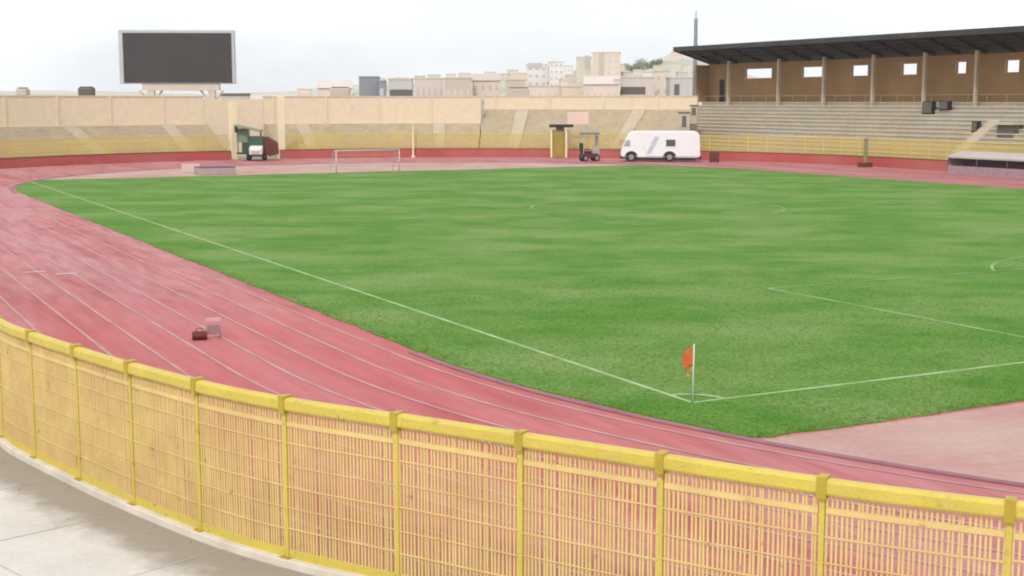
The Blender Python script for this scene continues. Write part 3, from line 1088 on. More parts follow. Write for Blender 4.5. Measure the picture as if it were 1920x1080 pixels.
# ================================================================== UTILITY CART
cp = at(1105, 300.3, 179.0)
cp.z = 0.01
ca = thing('utility_cart', 'small dark cart with a grey green canopy parked left of the white bus', 'cart', cp, math.radians(18))
MB().prism([(-.62, .45), (.62, .45), (.62, 1.05), (-.62, 1.05)], -1.2, 1.0).build('body', 'maroon', ca, bevel=.08)
MB().prism([(-.6, .75), (.6, .75), (.6, 1.6), (-.6, 1.6)], .25, 1.25).build('engine_cover', 'mauve', ca, bevel=.1)
MB().box(-1.1, .1, -.58, .58, 1.06, 1.3).build('seat', 'dark', ca, bevel=.06)
MB().box(-1.2, -.95, -.58, .58, 1.3, 2.35).build('backrest', 'dark', ca, bevel=.06)
MB().box(-1.15, 1.15, -.8, .8, 3.45, 3.75).build('canopy', 'green_pale', ca, bevel=.08)
for x in (-1.05, 1.05):
    for y in (-.62, .62):
        MB().tube([(x, y, 1.0), (x, y, 3.5)], .045, 6).build('canopy_post', 'grey', ca)
MB().box(1.02, 1.07, -.55, .55, 2.0, 3.3).build('windscreen', 'glass_pale', ca)
for x in (-.75, .8):
    for y in (-.62, .62):
        wheel(ca, x, y, .42, .42, .26)

# ================================================================== WHITE BUS
b0 = at(1238, 302.0, 178.5)
b0.z = 0.012
bus = thing('bus', 'long white bus parked side on at the far edge of the pitch below the stand', 'bus', b0, math.radians(-5))
L2, HB = 5.05, 3.9
# side profile in (x,z), nose to -x
sp = [(-L2, .55), (-L2 - .02, 1.35), (-L2 + .10, 1.75), (-L2 + .62, 3.0), (-L2 + .95, 3.62), (-L2 + 1.35, 3.85), (-L2 + 2.0, HB), (L2 - .75, HB), (L2 - .35, 3.75), (L2 - .12, 3.4),
      (L2 + .0, 2.0), (L2 + .02, .75), (L2 - .1, .5)]
mb = MB()
k = len(sp)
vs = [(x, y, z) for y in (-1.3, 1.3) for x, z in sp]
mb.add(vs, [(i, (i + 1) % k, k + (i + 1) % k, k + i) for i in range(k)] + [tuple(range(k)), tuple(range(k, 2 * k))])
mb.build('body', 'white', bus, bevel=.10)


def onface(x0, z0, x1, z1, y0, y1, off):
    """panel lying on the sloping nose from (x0,z0) up to (x1,z1)"""
    dx, dz_ = x1 - x0, z1 - z0
    l = math.hypot(dx, dz_)
    nx, nz = -dz_ / l * off, dx / l * off
    mb = MB()
    q = [(x0, y0, z0), (x0, y1, z0), (x1, y1, z1), (x1, y0, z1)]
    vs = q + [(x + nx, y, z + nz) for x, y, z in q]
    mb.add(vs, [(0, 1, 2, 3), (4, 5, 6, 7), (0, 1, 5, 4), (1, 2, 6, 5), (2, 3, 7, 6), (3, 0, 4, 7)])
    return mb


onface(-L2 + .14, 1.85, -L2 + .60, 2.95, -1.12, 1.12, .02).build('windscreen', 'glass_pale', bus)
# cab side glass (slanting front edge), side window, door, stripe on the camera side
for ys in (-1.305, 1.303):
    mb = MB()
    pz = [(-L2 + .30, 1.95), (-L2 + 1.15, 1.95), (-L2 + 1.15, 2.75), (-L2 + .66, 2.75)]
    mb.add([(x, y, z) for y in (ys, ys + (-.012 if ys < 0 else .012)) for x, z in pz], [(0, 1, 2, 3), (4, 5, 6, 7), (0, 1, 5, 4), (1, 2, 6, 5), (2, 3, 7, 6), (3, 0, 4, 7)])
    mb.build('cab_window', 'glass_pale', bus)
wf = MB().box(.55, 2.0, -1.325, -1.303, 1.85, 2.95).build('window_frame', 'white', bus)
MB().box(.68, 1.87, -1.345, -1.328, 1.97, 2.83).build('window', 'glass', wf)
dr = MB().box(-2.95, -1.95, -1.32, -1.303, .62, 3.3).build('door', 'white', bus, bevel=.006)
MB().box(-2.15, -2.05, -1.345, -1.322, 1.7, 1.95).build('handle', 'grey', dr)
mb = MB()
pz = [(-2.0 + .15, 1.0), (-1.25, 1.0), (-.15, 3.2), (-.75, 3.2)]
mb.add([(x, y, z) for y in (-1.304, -1.312) for x, z in pz], [(0, 1, 2, 3), (4, 5, 6, 7), (0, 1, 5, 4), (1, 2, 6, 5), (2, 3, 7, 6), (3, 0, 4, 7)])
mb.build('livery_stripe', 'blue_pale', bus)
MB().box(-L2 + .02, L2 - .1, -1.318, -1.303, .66, .74).build('rub_rail', 'grey', bus)
MB().box(-L2 - .14, -L2 + .5, -1.28, 1.28, .38, .80).build('front_bumper', 'dark', bus, bevel=.06)
MB().box(L2 - .5, L2 + .14, -1.28, 1.28, .36, .72).build('rear_bumper', 'dark', bus, bevel=.06)
MB().box(-L2 + .6, L2 - .6, -1.2, 1.2, .16, .53).build('underbody', 'dark', bus)  # real underbody, carried low so its dark colour doubles as contact shade
for y in (-.92, .92):
    MB().box(-L2 - .06, -L2 - .015, y - .2, y + .2, .95, 1.2).build('headlight', 'lamp', bus, bevel=.01)
    MB().box(L2 + .025, L2 + .06, y - .15, y + .15, 1.1, 1.7).build('tail_light', 'maroon', bus, bevel=.01)
MB().tube([(-L2 + .35, -1.32, 2.6), (-L2 - .1, -1.55, 2.7), (-L2 - .12, -1.58, 2.2)], .04, 6).build('mirror', 'dark', bus)
for x in (-3.75, 1.15):
    for y in (-1.12, 1.12):
        wheel(bus, x, y, .60, .60, .42)
# flat dark panel painting in the shade of each wheel arch recess
for x in (-3.75, 1.15):
    mb = MB()
    arc = [(x + .84 * math.cos(t), .58 + .78 * math.sin(t)) for t in [math.pi * q / 12 for q in range(13)]]
    mb.add([(px_, y, pz_) for y in (-1.303, -1.309) for px_, pz_ in arc], [tuple(range(13)), tuple(range(13, 26))] + [(i, (i + 1) % 13, 13 + (i + 1) % 13, 13 + i) for i in range(13)])
    mb.build('wheel_arch_shade', 'dark', bus)

# dark red equipment box behind the bus, small green bin on the right
rp = at(1339, 301, 175.5)
rp.z = 0.0
rb_ = thing('equipment_box', 'dark red equipment box on the far track just right of the white bus', 'box', rp, math.radians(-8))
MB().box(-.62, .62, -.5, .5, .1, 1.15).build('body', 'maroon', rb_, bevel=.05)
MB().box(-.66, .66, -.54, .54, 1.153, 1.3).build('lid', 'maroon', rb_, bevel=.04)
for x in (-.5, .5):
    MB().box(x - .08, x + .08, -.45, .45, .0, .098).build('foot', 'dark', rb_)
gp = at(1622, 311, 163.0)
gp.z = 0.0
gb = thing('padded_post', 'dull green padded post on a dark red base before the red wall under the stand', 'post', gp, 0)
MB().tube([(0, 0, .55), (0, 0, 3.3), (0, 0, 3.45)], [.24, .24, .16], 12).build('padding', 'post_green', gb, smooth=False)
MB().box(-.8, .8, -.4, .4, 0, .55).build('base', 'maroon', gb, bevel=.06)

# ================================================================== SHELTER (long, low)
sh = thing('team_shelter', 'long low grey team shelter with a dark open front below the stand stairs', 'shelter', P(74.6, 90.2, 0), ANG)
LS = 6.1
# local x runs along the stand (away), local y = -b direction (towards the pitch is +y)
MB().box(-LS, LS, -1.15, -1.05, 0.0, 2.1).build('back_panel', 'mauve', sh)
mb = MB()
mb.prism([(-1.25, 2.42), (.9, 1.95), (1.0, 1.9), (1.0, 1.72), (.9, 1.74), (-1.25, 2.2)], -LS - .1, LS + .1)
mb.build('roof', 'shelter_roof', sh)
for x in (-LS + .06, -LS / 3, LS / 3, LS - .06):
    MB().tube([(x, .9, .9), (x, .9, 1.73)], .05, 8).build('support', 'mauve_dark', sh)
for x in (-LS - .05, LS - .03):
    MB().box(x, x + .08, -1.04, .79, 0, 1.7).build('end_panel', 'mauve', sh)
MB().box(-LS + .1, LS - .2, -.9, -.3, .4, .52).build('bench', 'mauve_dark', sh, bevel=.02)
MB().box(-LS, LS, .80, .90, .0, .92).build('front_panel', 'leg_mauve', sh)
MB().box(-LS + .1, LS - .2, -1.04, -.98, .56, 1.7).build('bench_back', 'mauve_dark', sh)

# ================================================================== MAIN STAND
A0, A1 = 48.0, 149.5
st = thing('grandstand', 'covered main grandstand with a dark sloping roof and ochre back wall at the right', 'grandstand')


def SP(v):
    """(a, b, z) -> world"""
    return P(v[0], v[1], v[2])


B0 = 96.2
NR = 13
DR = (106.0 - B0) / NR
Z0, DZ = 1.15, (7.6 - 1.15) / NR
pr = [(B0, -0.05), (B0, Z0)]
b_, z_ = B0, Z0
for i in range(NR):
    b_ += DR
    pr.append((b_, z_))
    z_ += DZ
    pr.append((b_, z_))
pr += [(108.6, z_), (108.6, -0.05)]
MB().prism(pr, A0, A1, SP).build('seating_steps', 'stand', st)
ZT = z_
led = MB()  # thin lips added at each step so the rows show by their shadows
b_, z_ = B0, Z0
for i in range(NR):
    b_ += DR
    z_ += DZ
    led.box(A0 + .3, A1 - .3, b_ - .10, b_ - .003, z_ - .13, z_ - .02, SP)
led.build('row_shadow_lip', 'coping', st)
z_ = ZT
# back wall with six openings
wins = [(133.6, 139.9), (122.4, 126.8), (113.3, 116.5), (104.3, 107.0), (96.0, 97.6), (87.8, 89.8), (78.5, 80.4), (69.5, 71.4), (60.5, 62.4)]
ZW0, ZW1, ZR = 11.10, 12.45, 13.35
mb = MB()
mb.box(A0, A1, 107.0, 107.3, ZT + .003, ZW0, SP)
mb.box(A0, A1, 107.0, 107.3, ZW1, ZR, SP)
edges = [A1] + [x for w in wins for x in (w[1], w[0])] + [A0]
for i in range(0, len(edges), 2):
    mb.box(edges[i + 1], edges[i], 107.0, 107.3, ZW0, ZW1, SP)
bw = mb.build('back_wall', 'ochre', st)
for w0, w1 in wins:
    fr = MB()
    e = .10
    fr.box(w0 - e, w1 + e, 106.9, 106.997, ZW0 - e, ZW0, SP)
    fr.box(w0 - e, w1 + e, 106.9, 106.997, ZW1, ZW1 + e, SP)
    fr.box(w0 - e, w0, 106.9, 106.997, ZW0 + .002, ZW1 - .002, SP)
    fr.box(w1, w1 + e, 106.9, 106.997, ZW0 + .002, ZW1 - .002, SP)
    fr.build('window_frame', 'frame', bw)
MB().box(A1 - .35, A1 - .002, 104.6, 106.99, ZT + .003, ZR - .1, SP).build('end_wall', 'ochre', st)
MB().box(145.2, 146.2, 106.85, 106.995, ZT + .01, 11.0, SP).build('door', 'dark', st)
cols = [141.9, 130.05, 120.25, 110.55, 101.3, 92.8, 84.2, 75.0, 66.0, 57.0]
RB0, RZ0, RB1, RZ1 = 100.9, 15.55, 108.9, 13.10


def roof_z(b):
    return RZ0 + (b - RB0) / (RB1 - RB0) * (RZ1 - RZ0)


for c in cols:
    MB().box(c - .2, c + .2, 105.2, 105.6, ZT - .6, roof_z(105.4) - .48, SP).build('column', 'column', st)
mb = MB()
mb.prism([(RB0, RZ0), (RB1, RZ1), (RB1, RZ1 + .28), (RB0, RZ0 + .28)], A0, A1 + .4, SP)
rf = mb.build('roof', 'roof', st)
MB().box(A0, A1 + .42, RB0 - .22, RB0 - .003, RZ0 - .28, RZ0 + .40, SP).build('fascia', 'roof', rf)
MB().prism([(RB0, RZ0 - .3), (RB1, RZ1 - .1), (RB1, RZ1 - .003), (RB0, RZ0 - .003)], A1 + .05, A1 + .4, SP).build('gable_trim', 'rooftruss', rf)
al = []
for c0, c1 in zip(cols[:-1], cols[1:]):
    al += [c0, (c0 + c1) / 2]
for c in [146.5] + al + [cols[-1]]:
    mb = MB()
    mb.prism([(RB0 + .05, RZ0 - .32), (105.4, roof_z(105.4) - .48), (106.9, roof_z(106.9) - .4), (106.9, roof_z(106.9) - .006), (RB0 + .05, RZ0 - .006)], c - .12, c + .12, SP)
    mb.build('rafter', 'rooftruss', rf)
for b_ in (101.8, 103.2, 104.6):
    MB().prism([(b_ - .06, roof_z(b_) - .25), (b_ + .06, roof_z(b_) - .27), (b_ + .06, roof_z(b_ + .06) - .006), (b_ - .06, roof_z(b_ - .06) - .006)], A0 + .1, A1, SP).build('purlin', 'rooftruss', rf)


def st_z(b):
    return Z0 + max(0, math.floor((b - B0) / DR + 1e-6)) * DZ


def stand_stair(a_, b_top, w=.8, mat='stair'):
    m2 = int((b_top - B0) / DR * 2)
    prs = [(B0 - .02, 0.0), (B0 - .02, Z0 + .12)]
    bb, zz = B0 - .02, Z0 + .12
    for i in range(m2):
        bb += DR / 2
        prs.append((bb, zz))
        zz += DZ / 2
        prs.append((bb, zz))
    prs += [(bb + .3, zz), (bb + .3, zz - .6), (B0 + .4, 0.0)]
    MB().prism(prs, a_ - w, a_ + w, SP).build('stair', mat, st)


stand_stair(87.3, 102.9, 0.85)
# vomitory: solid dark block painting in the shade of the mouth, pale slab above
vo = MB()
a_, bv = 83.6, 101.2
zv = 2.5
MB().box(a_ - 1.4, a_ + 1.4, bv - .9, bv + 2.2, 5.1, 5.4, SP).build('vomitory_slab', 'stair', st)
MB().box(a_ - 1.2, a_ + 1.2, bv - .5, bv + .4, 3.6, 5.097, SP).build('vomitory_shade', 'b_window_dark', st)
# barrier along the front of the upper seats
mb = MB()
for q in range(34):
    aa = 150 - 3 * q
    if aa < A0 + 1:
        break
mb.tube([SP((A1 - 1, 105.9, ZT + .9)), SP((A0 + 1, 105.9, ZT + .9))], .04, 6)
for q in range(33):
    aa = A1 - 1 - 3 * q
    mb.tube([SP((aa, 105.9, ZT)), SP((aa, 105.9, ZT + .9))], .03, 5)
mb.build('handrail', 'column', st)

# dark cabinets on the stand
def cabinet(a_, b_, w, h, label, legs=False):
    z = st_z(b_)
    o = thing('loudspeaker', label, 'loudspeaker', P(a_, b_, z), ANG - math.pi / 2, 'dark cabinets on the stand')
    # local x = b... keep simple: local x along -b, y along a
    MB().box(-.35, .35, -w / 2, w / 2, .08, h).build('cabinet', 'dark', o, bevel=.04)
    MB().box(-.40, -.353, -w / 2 + .08, w / 2 - .08, .18, h - .1).build('grille', 'b_window_dark', o)
    for y in (-w / 2 + .12, w / 2 - .12):
        MB().box(-.3, .3, y - .06, y + .06, 0, .078).build('foot', 'tyre', o)
    return o


cabinet(99.2, 104.3, 1.7, 1.6, 'larger of the two black loudspeaker boxes side by side high in the covered stand')
cabinet(96.7, 104.5, 1.5, 1.15, 'smaller black loudspeaker box, on the right of the pair high in the covered stand')
cabinet(88.6, 101.4, .85, 1.3, 'black loudspeaker box at the top of the pale stairs in the stand')

# two small huts in the gap between the end terrace and the stand
for (px, py, Y, w, h, lab) in ((1283, 238, 191, 1.5, 1.9, 'brown hut standing on the terrace above the white bus'),
                               (1301, 216, 197, 1.0, 1.3, 'small dark brown hut at the end of the terrace wall beside the stand')):
    p = at(px, py, Y)
    z = p.z
    o = thing('kiosk', lab, 'hut', (p.x, p.y, z), math.radians(-10))
    MB().box(-w / 2, w / 2, -.5, .5, 0, h).build('walls', 'b_brown', o)
    MB().box(-w / 2 - .12, w / 2 + .12, -.62, .62, h + .003, h + .15).build('roof', 'b_window_dark', o)
    MB().box(-.3, .3, -.53, -.503, .02, h * .8).build('door', 'b_window_dark', o)
    MB().box(-w / 2, w / 2, -.45, .45, -1.2, -.003).build('plinth', 'terrace', o)

# mast behind the stand
mp = at(1303, 150, 226)
mp.z = 0
ms = thing('mast', 'slim grey mast rising behind the left end of the grandstand roof', 'mast', mp)
MB().tube([(0, 0, 0), (0, 0, 12), (0, 0, 21.0)], [.42, .36, .28], 12).build('pole', 'grey_mast', ms, smooth=True)
MB().box(-.6, .6, -.6, .6, 0, .5).build('base', 'kerb', ms, bevel=.05)
MB().tube([(0, 0, 21.0), (0, 0, 22.2)], .07, 8).build('spike', 'grey_mast', ms)

# ================================================================== SCOREBOARD
YS = 197.0
q0, q1 = at(226, 157, YS), at(437, 56, YS)
sx0, sx1, sz0, sz1 = q0.x, q1.x, q0.z, q1.z
cx = (sx0 + sx1) / 2
sc = thing('scoreboard', 'large dark scoreboard screen in a grey frame on two braced legs', 'scoreboard', (cx, YS, 0), math.radians(3))
w2 = (sx1 - sx0) / 2
MB().box(-w2, w2, .05, 1.5, sz0, sz1).build('cabinet', 'screenframe', sc, bevel=.06)
MB().box(-w2 + .62, w2 - .38, -.06, .047, sz0 + .16, sz1 - .42).build('screen', 'screen', sc)
mb = MB()
W_ = 2 * w2 - 1.0
for i in range(1, 16):
    x = -w2 + .62 + W_ * i / 16
    mb.box(x - .012, x + .012, -.068, -.062, sz0 + .17, sz1 - .43)
for j in range(1, 8):
    z = lerp(sz0 + .16, sz1 - .42, j / 8)
    mb.box(-w2 + .63, w2 - .39, -.075, -.070, z - .012, z + .012)
mb.build('module_seams', 'dark', sc)
zb = sz0
MB().box(-w2 * .62, w2 * .72, .2, 1.3, zb - .95, zb - .003).build('support_beam', 'coping', sc)
for x in (-w2 * .48, w2 * .58):
    MB().box(x - .5, x + .5, .25, 1.25, 0, zb - .953).build('leg', 'coping', sc)
    for s_ in (-1, 1):
        mb = MB()
        mb.tube([(x + s_ * .3, .7, zb - 2.6), (x + s_ * 1.6, .7, zb - .9)], .16, 6)
        mb.build('brace', 'coping', sc)

# ================================================================== TOWN BEYOND
# hills: a ridge rising towards the right
hb = MB()
prof = [(-900, 182), (-300, 172), (0, 168), (220, 172), (440, 176), (560, 170), (640, 160), (740, 154), (880, 144), (980, 138), (1080, 128), (1160, 124), (1215, 116), (1262, 100), (1310, 108),
        (1380, 132), (1460, 158), (1600, 172), (1900, 176), (2400, 182), (3200, 188)]


def prof_y(px):
    for (x0, y0), (x1, y1) in zip(prof[:-1], prof[1:]):
        if x0 <= px <= x1:
            t = (px - x0) / (x1 - x0)
            t = t * t * (3 - 2 * t)
            return lerp(y0, y1, t)
    return 190


cols_ = 160
rows = [(330, 0.0), (420, .22), (520, .55), (620, .86), (680, 1.0), (760, .95), (900, .6), (1200, 0.0)]
vs = []
for (Y, k) in rows:
    for i in range(cols_ + 1):
        px = lerp(-900, 3200, i / cols_)
        top = at(px, prof_y(px), 680).z
        p = at(px, 190, Y)
        z = max(0, top) * k * (1 + random.uniform(-.05, .05)) - 0.3 * (k == 0)
        vs.append((p.x, Y + random.uniform(-8, 8), z))
fs = []
for j in range(len(rows) - 1):
    for i in range(cols_):
        a0 = j * (cols_ + 1) + i
        fs.append((a0, a0 + 1, a0 + cols_ + 2, a0 + cols_ + 1))
hb.add(vs, fs)
struct(hb.build('hills', 'hill', smooth=True))


def hill_z(px, Y):
    for (Y0, k0), (Y1, k1) in zip(rows[:-1], rows[1:]):
        if Y0 <= Y <= Y1:
            return max(0, at(px, prof_y(px), 680).z) * lerp(k0, k1, (Y - Y0) / (Y1 - Y0))
    return 0.0


def building(label, cat, name, x0, x1, ytop, Y, mat, nx=3, nz=3, win='b_window', depth=12.0, roof='flat', band=None, roofmat='coping', ww=.5, wh=.5, ground=None, group=None):
    a, b = at(x0, ytop, Y), at(x1, ytop, Y)
    w = b.x - a.x
    z1 = a.z
    cxp = (x0 + x1) / 2
    z0 = max(-.3, hill_z(cxp, Y) - 3.0) if ground is None else ground
    h = z1 - z0
    rz = math.atan2(-((a.x + b.x) / 2), Y) * .6 + random.uniform(-.05, .05)
    o = thing(name, label, cat, ((a.x + b.x) / 2, Y, z0), rz, group)
    wl = MB().box(-w / 2, w / 2, 0, depth, 0, h).build('wall', mat, o)
    vis = h if z0 >= 5.0 else z1 - 5.5
    base = h - vis
    if nx and nz:
        me = None
        cw = w / nx
        ch = vis / nz
        for i in range(nx):
            for j in range(nz):
                cx_ = -w / 2 + cw * (i + .5)
                cz_ = base + ch * (j + .5)
                if me is None:
                    wo = MB().box(-cw * ww / 2, cw * ww / 2, -.05, -.003, -ch * wh / 2, ch * wh / 2).build('window', win, o)
                    me = wo.data
                else:
                    wo = D.objects.new('window', me)
                    COL.objects.link(wo)
                    wo.parent = o
                wo.location = (cx_, 0, cz_)
    if band:
        x_0, x_1, y_0, y_1, bm_ = band
        p, q = at(x_0, y_1, Y), at(x_1, y_0, Y)
        c = (a.x + b.x) / 2
        MB().box(p.x - c, q.x - c, -.12, -.06, p.z - z0, q.z - z0).build('opening', bm_, o)
    if roof == 'flat':
        MB().box(-w / 2 - .2, w / 2 + .2, -.2, depth + .2, h + .003, h + .5).build('roof', roofmat, o)
        MB().box(-w * .18, w * .12, depth * .3, depth * .6, h + .5, h + 2.3).build('stair_head', mat, o)
    elif roof == 'plain':
        MB().box(-w / 2 - .15, w / 2 + .15, -.15, depth + .15, h + .003, h + .35).build('roof', roofmat, o)
    else:
        MB().prism([(-.4, h + .003), (depth + .4, h + .003), (depth / 2, h + w * .12 + 1)], -w / 2 - .3, w / 2 + .3).build('roof', roofmat, o)
    return o


building('taller and wider of two beige towers on the rise left of the stand', 'tower block', 'tower_block', 1110, 1163, 99, 470, 'b_cream', 4, 9, 'b_mauve', 16, 'plain', (1122, 1133, 100, 165, 'b_brown'), ww=.4, wh=.5)
building('slim greenish beige tower touching the left side of the wide beige tower', 'tower block', 'tower_block', 1082, 1109, 108, 480, 'b_green', 2, 8, 'b_mauve', 14, 'plain', (1096, 1105, 104, 130, 'b_grey'), ww=.4, wh=.45)
building('pale white block of flats left of the two beige towers', 'apartment block', 'apartment_block', 1030, 1057, 117, 530, 'b_white', 3, 5, 'b_grey', 14, 'plain', ww=.4, wh=.35)
building('pale white low block with a slate top floor left of the towers', 'apartment block', 'apartment_block', 988, 1026, 122, 540, 'b_white', 3, 4, 'b_grey', 14, 'plain', (990, 1016, 118, 128, 'b_grey'), ww=.4, wh=.35)
building('mauve house with one wide dark opening, right of the beige towers', 'house', 'house', 1164, 1226, 146, 330, 'b_mauve', 4, 1, 'b_rose', 12, 'plain', (1164, 1210, 163, 177, 'b_window_dark'), wh=.15)
building('cream house between the mauve house and the grey house by the stand', 'house', 'house', 1228, 1256, 134, 345, 'b_cream', 2, 3, 'b_brown', 11, 'plain', ww=.3, wh=.3)
building('grey house with a dark doorway next to the left end of the stand', 'house', 'house', 1257, 1302, 146, 320, 'b_grey', 2, 1, 'b_brown', 11, 'plain', (1264, 1274, 158, 178, 'b_window_dark'), ww=.25, wh=.25)
building('slate grey flat roofed building left of centre, darkest on the skyline', 'building', 'flat_roofed_building', 673, 708, 145, 420, 'b_slate', 2, 1, 'b_slate', 14, 'plain', roofmat='b_slate')
building('narrow slate annexe stepping down on the right of the darkest skyline building', 'building', 'flat_roofed_building', 709, 722, 153, 415, 'b_slate', 1, 1, 'b_grey', 10, 'plain', roofmat='b_slate')
building('pale grey house with a wide dark carport opening at wall level', 'house', 'house', 728, 772, 149, 300, 'b_grey', 3, 1, 'b_white', 10, 'plain', (731, 773, 168, 181, 'b_window_dark'), ww=.3, wh=.3)
building('long grey mauve low building in the middle of the skyline', 'building', 'flat_roofed_building', 778, 832, 148, 380, 'b_mauve', 5, 1, 'b_brown', 14, 'plain', ww=.3, wh=.35)
building('brown mauve low building with small windows right of the long mauve one', 'building', 'flat_roofed_building', 834, 884, 147, 360, 'b_brown', 4, 1, 'b_mauve', 12, 'plain', ww=.3, wh=.3)
building('sand coloured house with a ridged roof above the step in the far wall', 'house', 'house', 886, 938, 151, 370, 'b_rose', 4, 2, 'b_brown', 10, 'ridge', ww=.3, wh=.3, roofmat='b_brown')
building('brown house with shuttered openings left of the white flats', 'house', 'house', 948, 984, 150, 350, 'b_brown', 3, 2, 'b_grey', 10, 'plain', ww=.35, wh=.3)
building('rose coloured house below the white flats', 'house', 'house', 990, 1050, 162, 340, 'b_rose', 4, 1, 'b_brown', 10, 'plain', ww=.25, wh=.3)
building('low cream house in front of the foot of the beige towers', 'house', 'house', 1052, 1092, 163, 335, 'b_sand', 3, 1, 'b_brown', 10, 'plain', ww=.3, wh=.3)
building('rose house in front of the wide beige tower', 'house', 'house', 1096, 1160, 158, 325, 'b_rose', 5, 1, 'b_brown', 10, 'ridge', (1150, 1163, 148, 153, 'b_brown'), ww=.2, wh=.3, roofmat='b_mauve')
building('low pale house with a mauve roof just right of the gateway', 'house', 'house', 597, 660, 165, 340, 'b_rose', 5, 1, 'b_brown', 10, 'ridge', ww=.2, wh=.3, roofmat='b_mauve')
building('long low cream shed with a grey roof above the gateway', 'shed', 'shed', 414, 466, 179, 235, 'b_grey', 0, 0, 'b_brown', 8, 'plain', roofmat='b_window_dark')
# houses scattered over the slope, row behind row up to the ridge
hm_ = {'white': 'b_white', 'cream': 'b_cream', 'rose': 'b_rose', 'grey': 'b_grey', 'sand': 'b_sand', 'greenish': 'b_green'}
for px, yt, wp, Y, c, where in (
        (570, 168, 26, 470, 'cream', 'at the left foot of the hill'),
        (648, 158, 22, 560, 'white', 'behind the house with the mauve roof'),
        (712, 148, 18, 600, 'rose', 'behind the slate annexe'),
        (752, 146, 20, 600, 'white', 'behind the house with the carport'),
        (786, 143, 18, 610, 'cream', 'behind the left end of the long mauve building'),
        (814, 141, 24, 600, 'sand', 'behind the middle of the long mauve building'),
        (846, 140, 18, 610, 'white', 'behind the brown mauve building'),
        (872, 138, 22, 600, 'rose', 'behind the right end of the brown mauve building'),
        (900, 141, 22, 520, 'cream', 'above the ridged house'),
        (920, 136, 20, 600, 'white', 'high above the ridged house'),
        (943, 139, 22, 540, 'greenish', 'in the gap right of the ridged house'),
        (962, 132, 18, 600, 'rose', 'above the brown shuttered house'),
        (980, 138, 18, 520, 'sand', 'just left of the low white block'),
        (1027, 126, 14, 620, 'cream', 'between the two white blocks'),
        (1066, 124, 18, 600, 'white', 'between the white flats and the slim tower'),
        (1072, 142, 18, 500, 'rose', 'in front of the foot of the slim tower'),
        (1058, 150, 14, 420, 'greenish', 'below the right edge of the white flats'),
        (1172, 121, 16, 600, 'cream', 'touching the right side of the wide tower'),
        (1176, 136, 18, 480, 'rose', 'above the left end of the mauve house'),
        (1196, 132, 18, 520, 'greenish', 'above the middle of the mauve house'),
        (1214, 136, 16, 480, 'white', 'above the right end of the mauve house'),
        (1236, 124, 20, 560, 'sand', 'above the cream house by the mauve house'),
        (1250, 116, 16, 600, 'rose', 'just below the hilltop'),
        (1270, 98, 20, 640, 'rose', 'on the very hilltop beside the roof tip'),
        (1268, 120, 18, 560, 'greenish', 'under the hilltop house'),
        (1288, 122, 18, 540, 'cream', 'close under the roof tip'),
        (1280, 136, 18, 460, 'grey', 'above the grey house by the stand')):
    building('tiny ' + c + ' hillside house ' + where, 'house', 'house', px - wp / 2, px + wp / 2, yt, Y, hm_[c], 3, 2, 'b_brown', 9, 'plain',
             ww=.28, wh=.25, group='houses on the hillside')

# small sheds and tanks that stick up over the far wall
for px, yb, w, h, Y, mat, lab in ((40, 190, 1.4, .95, 186, 'b_brown', 'square brown water tank above the wall at the far left'),
                                  (160, 190, 2.0, 1.1, 190, 'b_window_dark', 'low dark water tank above the wall left of the scoreboard'),
                                  (637, 190, 3.0, 1.3, 214, 'b_brown', 'wide tan water tank above the wall right of the gateway'),
                                  (972, 186, 3.4, 1.3, 222, 'b_brown', 'wide grey brown water tank above the higher terrace wall')):
    p = at(px, yb, Y)
    o = thing('water_tank', lab, 'tank', (p.x, p.y, 0), 0, 'tanks behind the far wall')
    zt = 8.2 + .25
    MB().box(-w / 2, w / 2, 0, 1.6, zt, zt + h).build('tank', mat, o, bevel=.15)
    MB().box(-w / 2 + .2, w / 2 - .2, .3, 1.3, zt + h + .003, zt + h + .15).build('lid', 'dark', o)
    for x in (-w / 2 + .15, w / 2 - .15):
        MB().box(x - .12, x + .12, .5, 1.1, 0, zt - .003).build('leg', 'grey', o)


def tree(label, px, yt, Y, w, h, seed):
    rnd = random.Random(seed)
    p = at(px, yt, Y)
    z0 = p.z - h
    o = thing('tree', label, 'tree', (p.x, Y, z0), rnd.uniform(0, 6), 'trees on the hill')
    mb = MB()
    mb.tube([(0, 0, -2), (.1, 0, h * .3), (.2, .1, h * .6)], [.35, .28, .12], 7)
    for q in range(5):
        an = q * 1.26
        mb.tube([(.1, 0, h * .3), (math.cos(an) * w * .25, math.sin(an) * w * .25, h * .62)], [.13, .05], 5)
    mb.build('trunk', 'bark', o)
    mb = MB()
    cl = [(rnd.gauss(0, .23) * w, rnd.gauss(0, .23) * w, h * rnd.uniform(.45, .9), rnd.uniform(.12, .22) * w) for _ in range(14)]
    for _ in range(900):
        cx_, cy_, cz_, r = rnd.choice(cl)
        d = Vector((rnd.gauss(0, 1), rnd.gauss(0, 1), rnd.gauss(0, .8))).normalized() * r * rnd.uniform(.5, 1)
        c = Vector((cx_, cy_, cz_)) + d
        u = Vector((rnd.gauss(0, 1), rnd.gauss(0, 1), rnd.gauss(0, 1))).normalized()
        v = u.orthogonal().normalized()
        s_ = rnd.uniform(.18, .4)
        mb.quad(c - u * s_, c + v * s_ * .6, c + u * s_, c - v * s_ * .6)
    mb.build('crown', 'leaf', o)


tree('leftmost grey green tree on the hill right of the beige towers', 1186, 117, 590, 9, 5.5, 1)
tree('middle grey green tree on the hill, the broadest of the three', 1208, 116, 600, 12, 6, 2)
tree('rightmost grey green tree on the hill, just below the hilltop houses', 1228, 112, 595, 8, 5, 3)

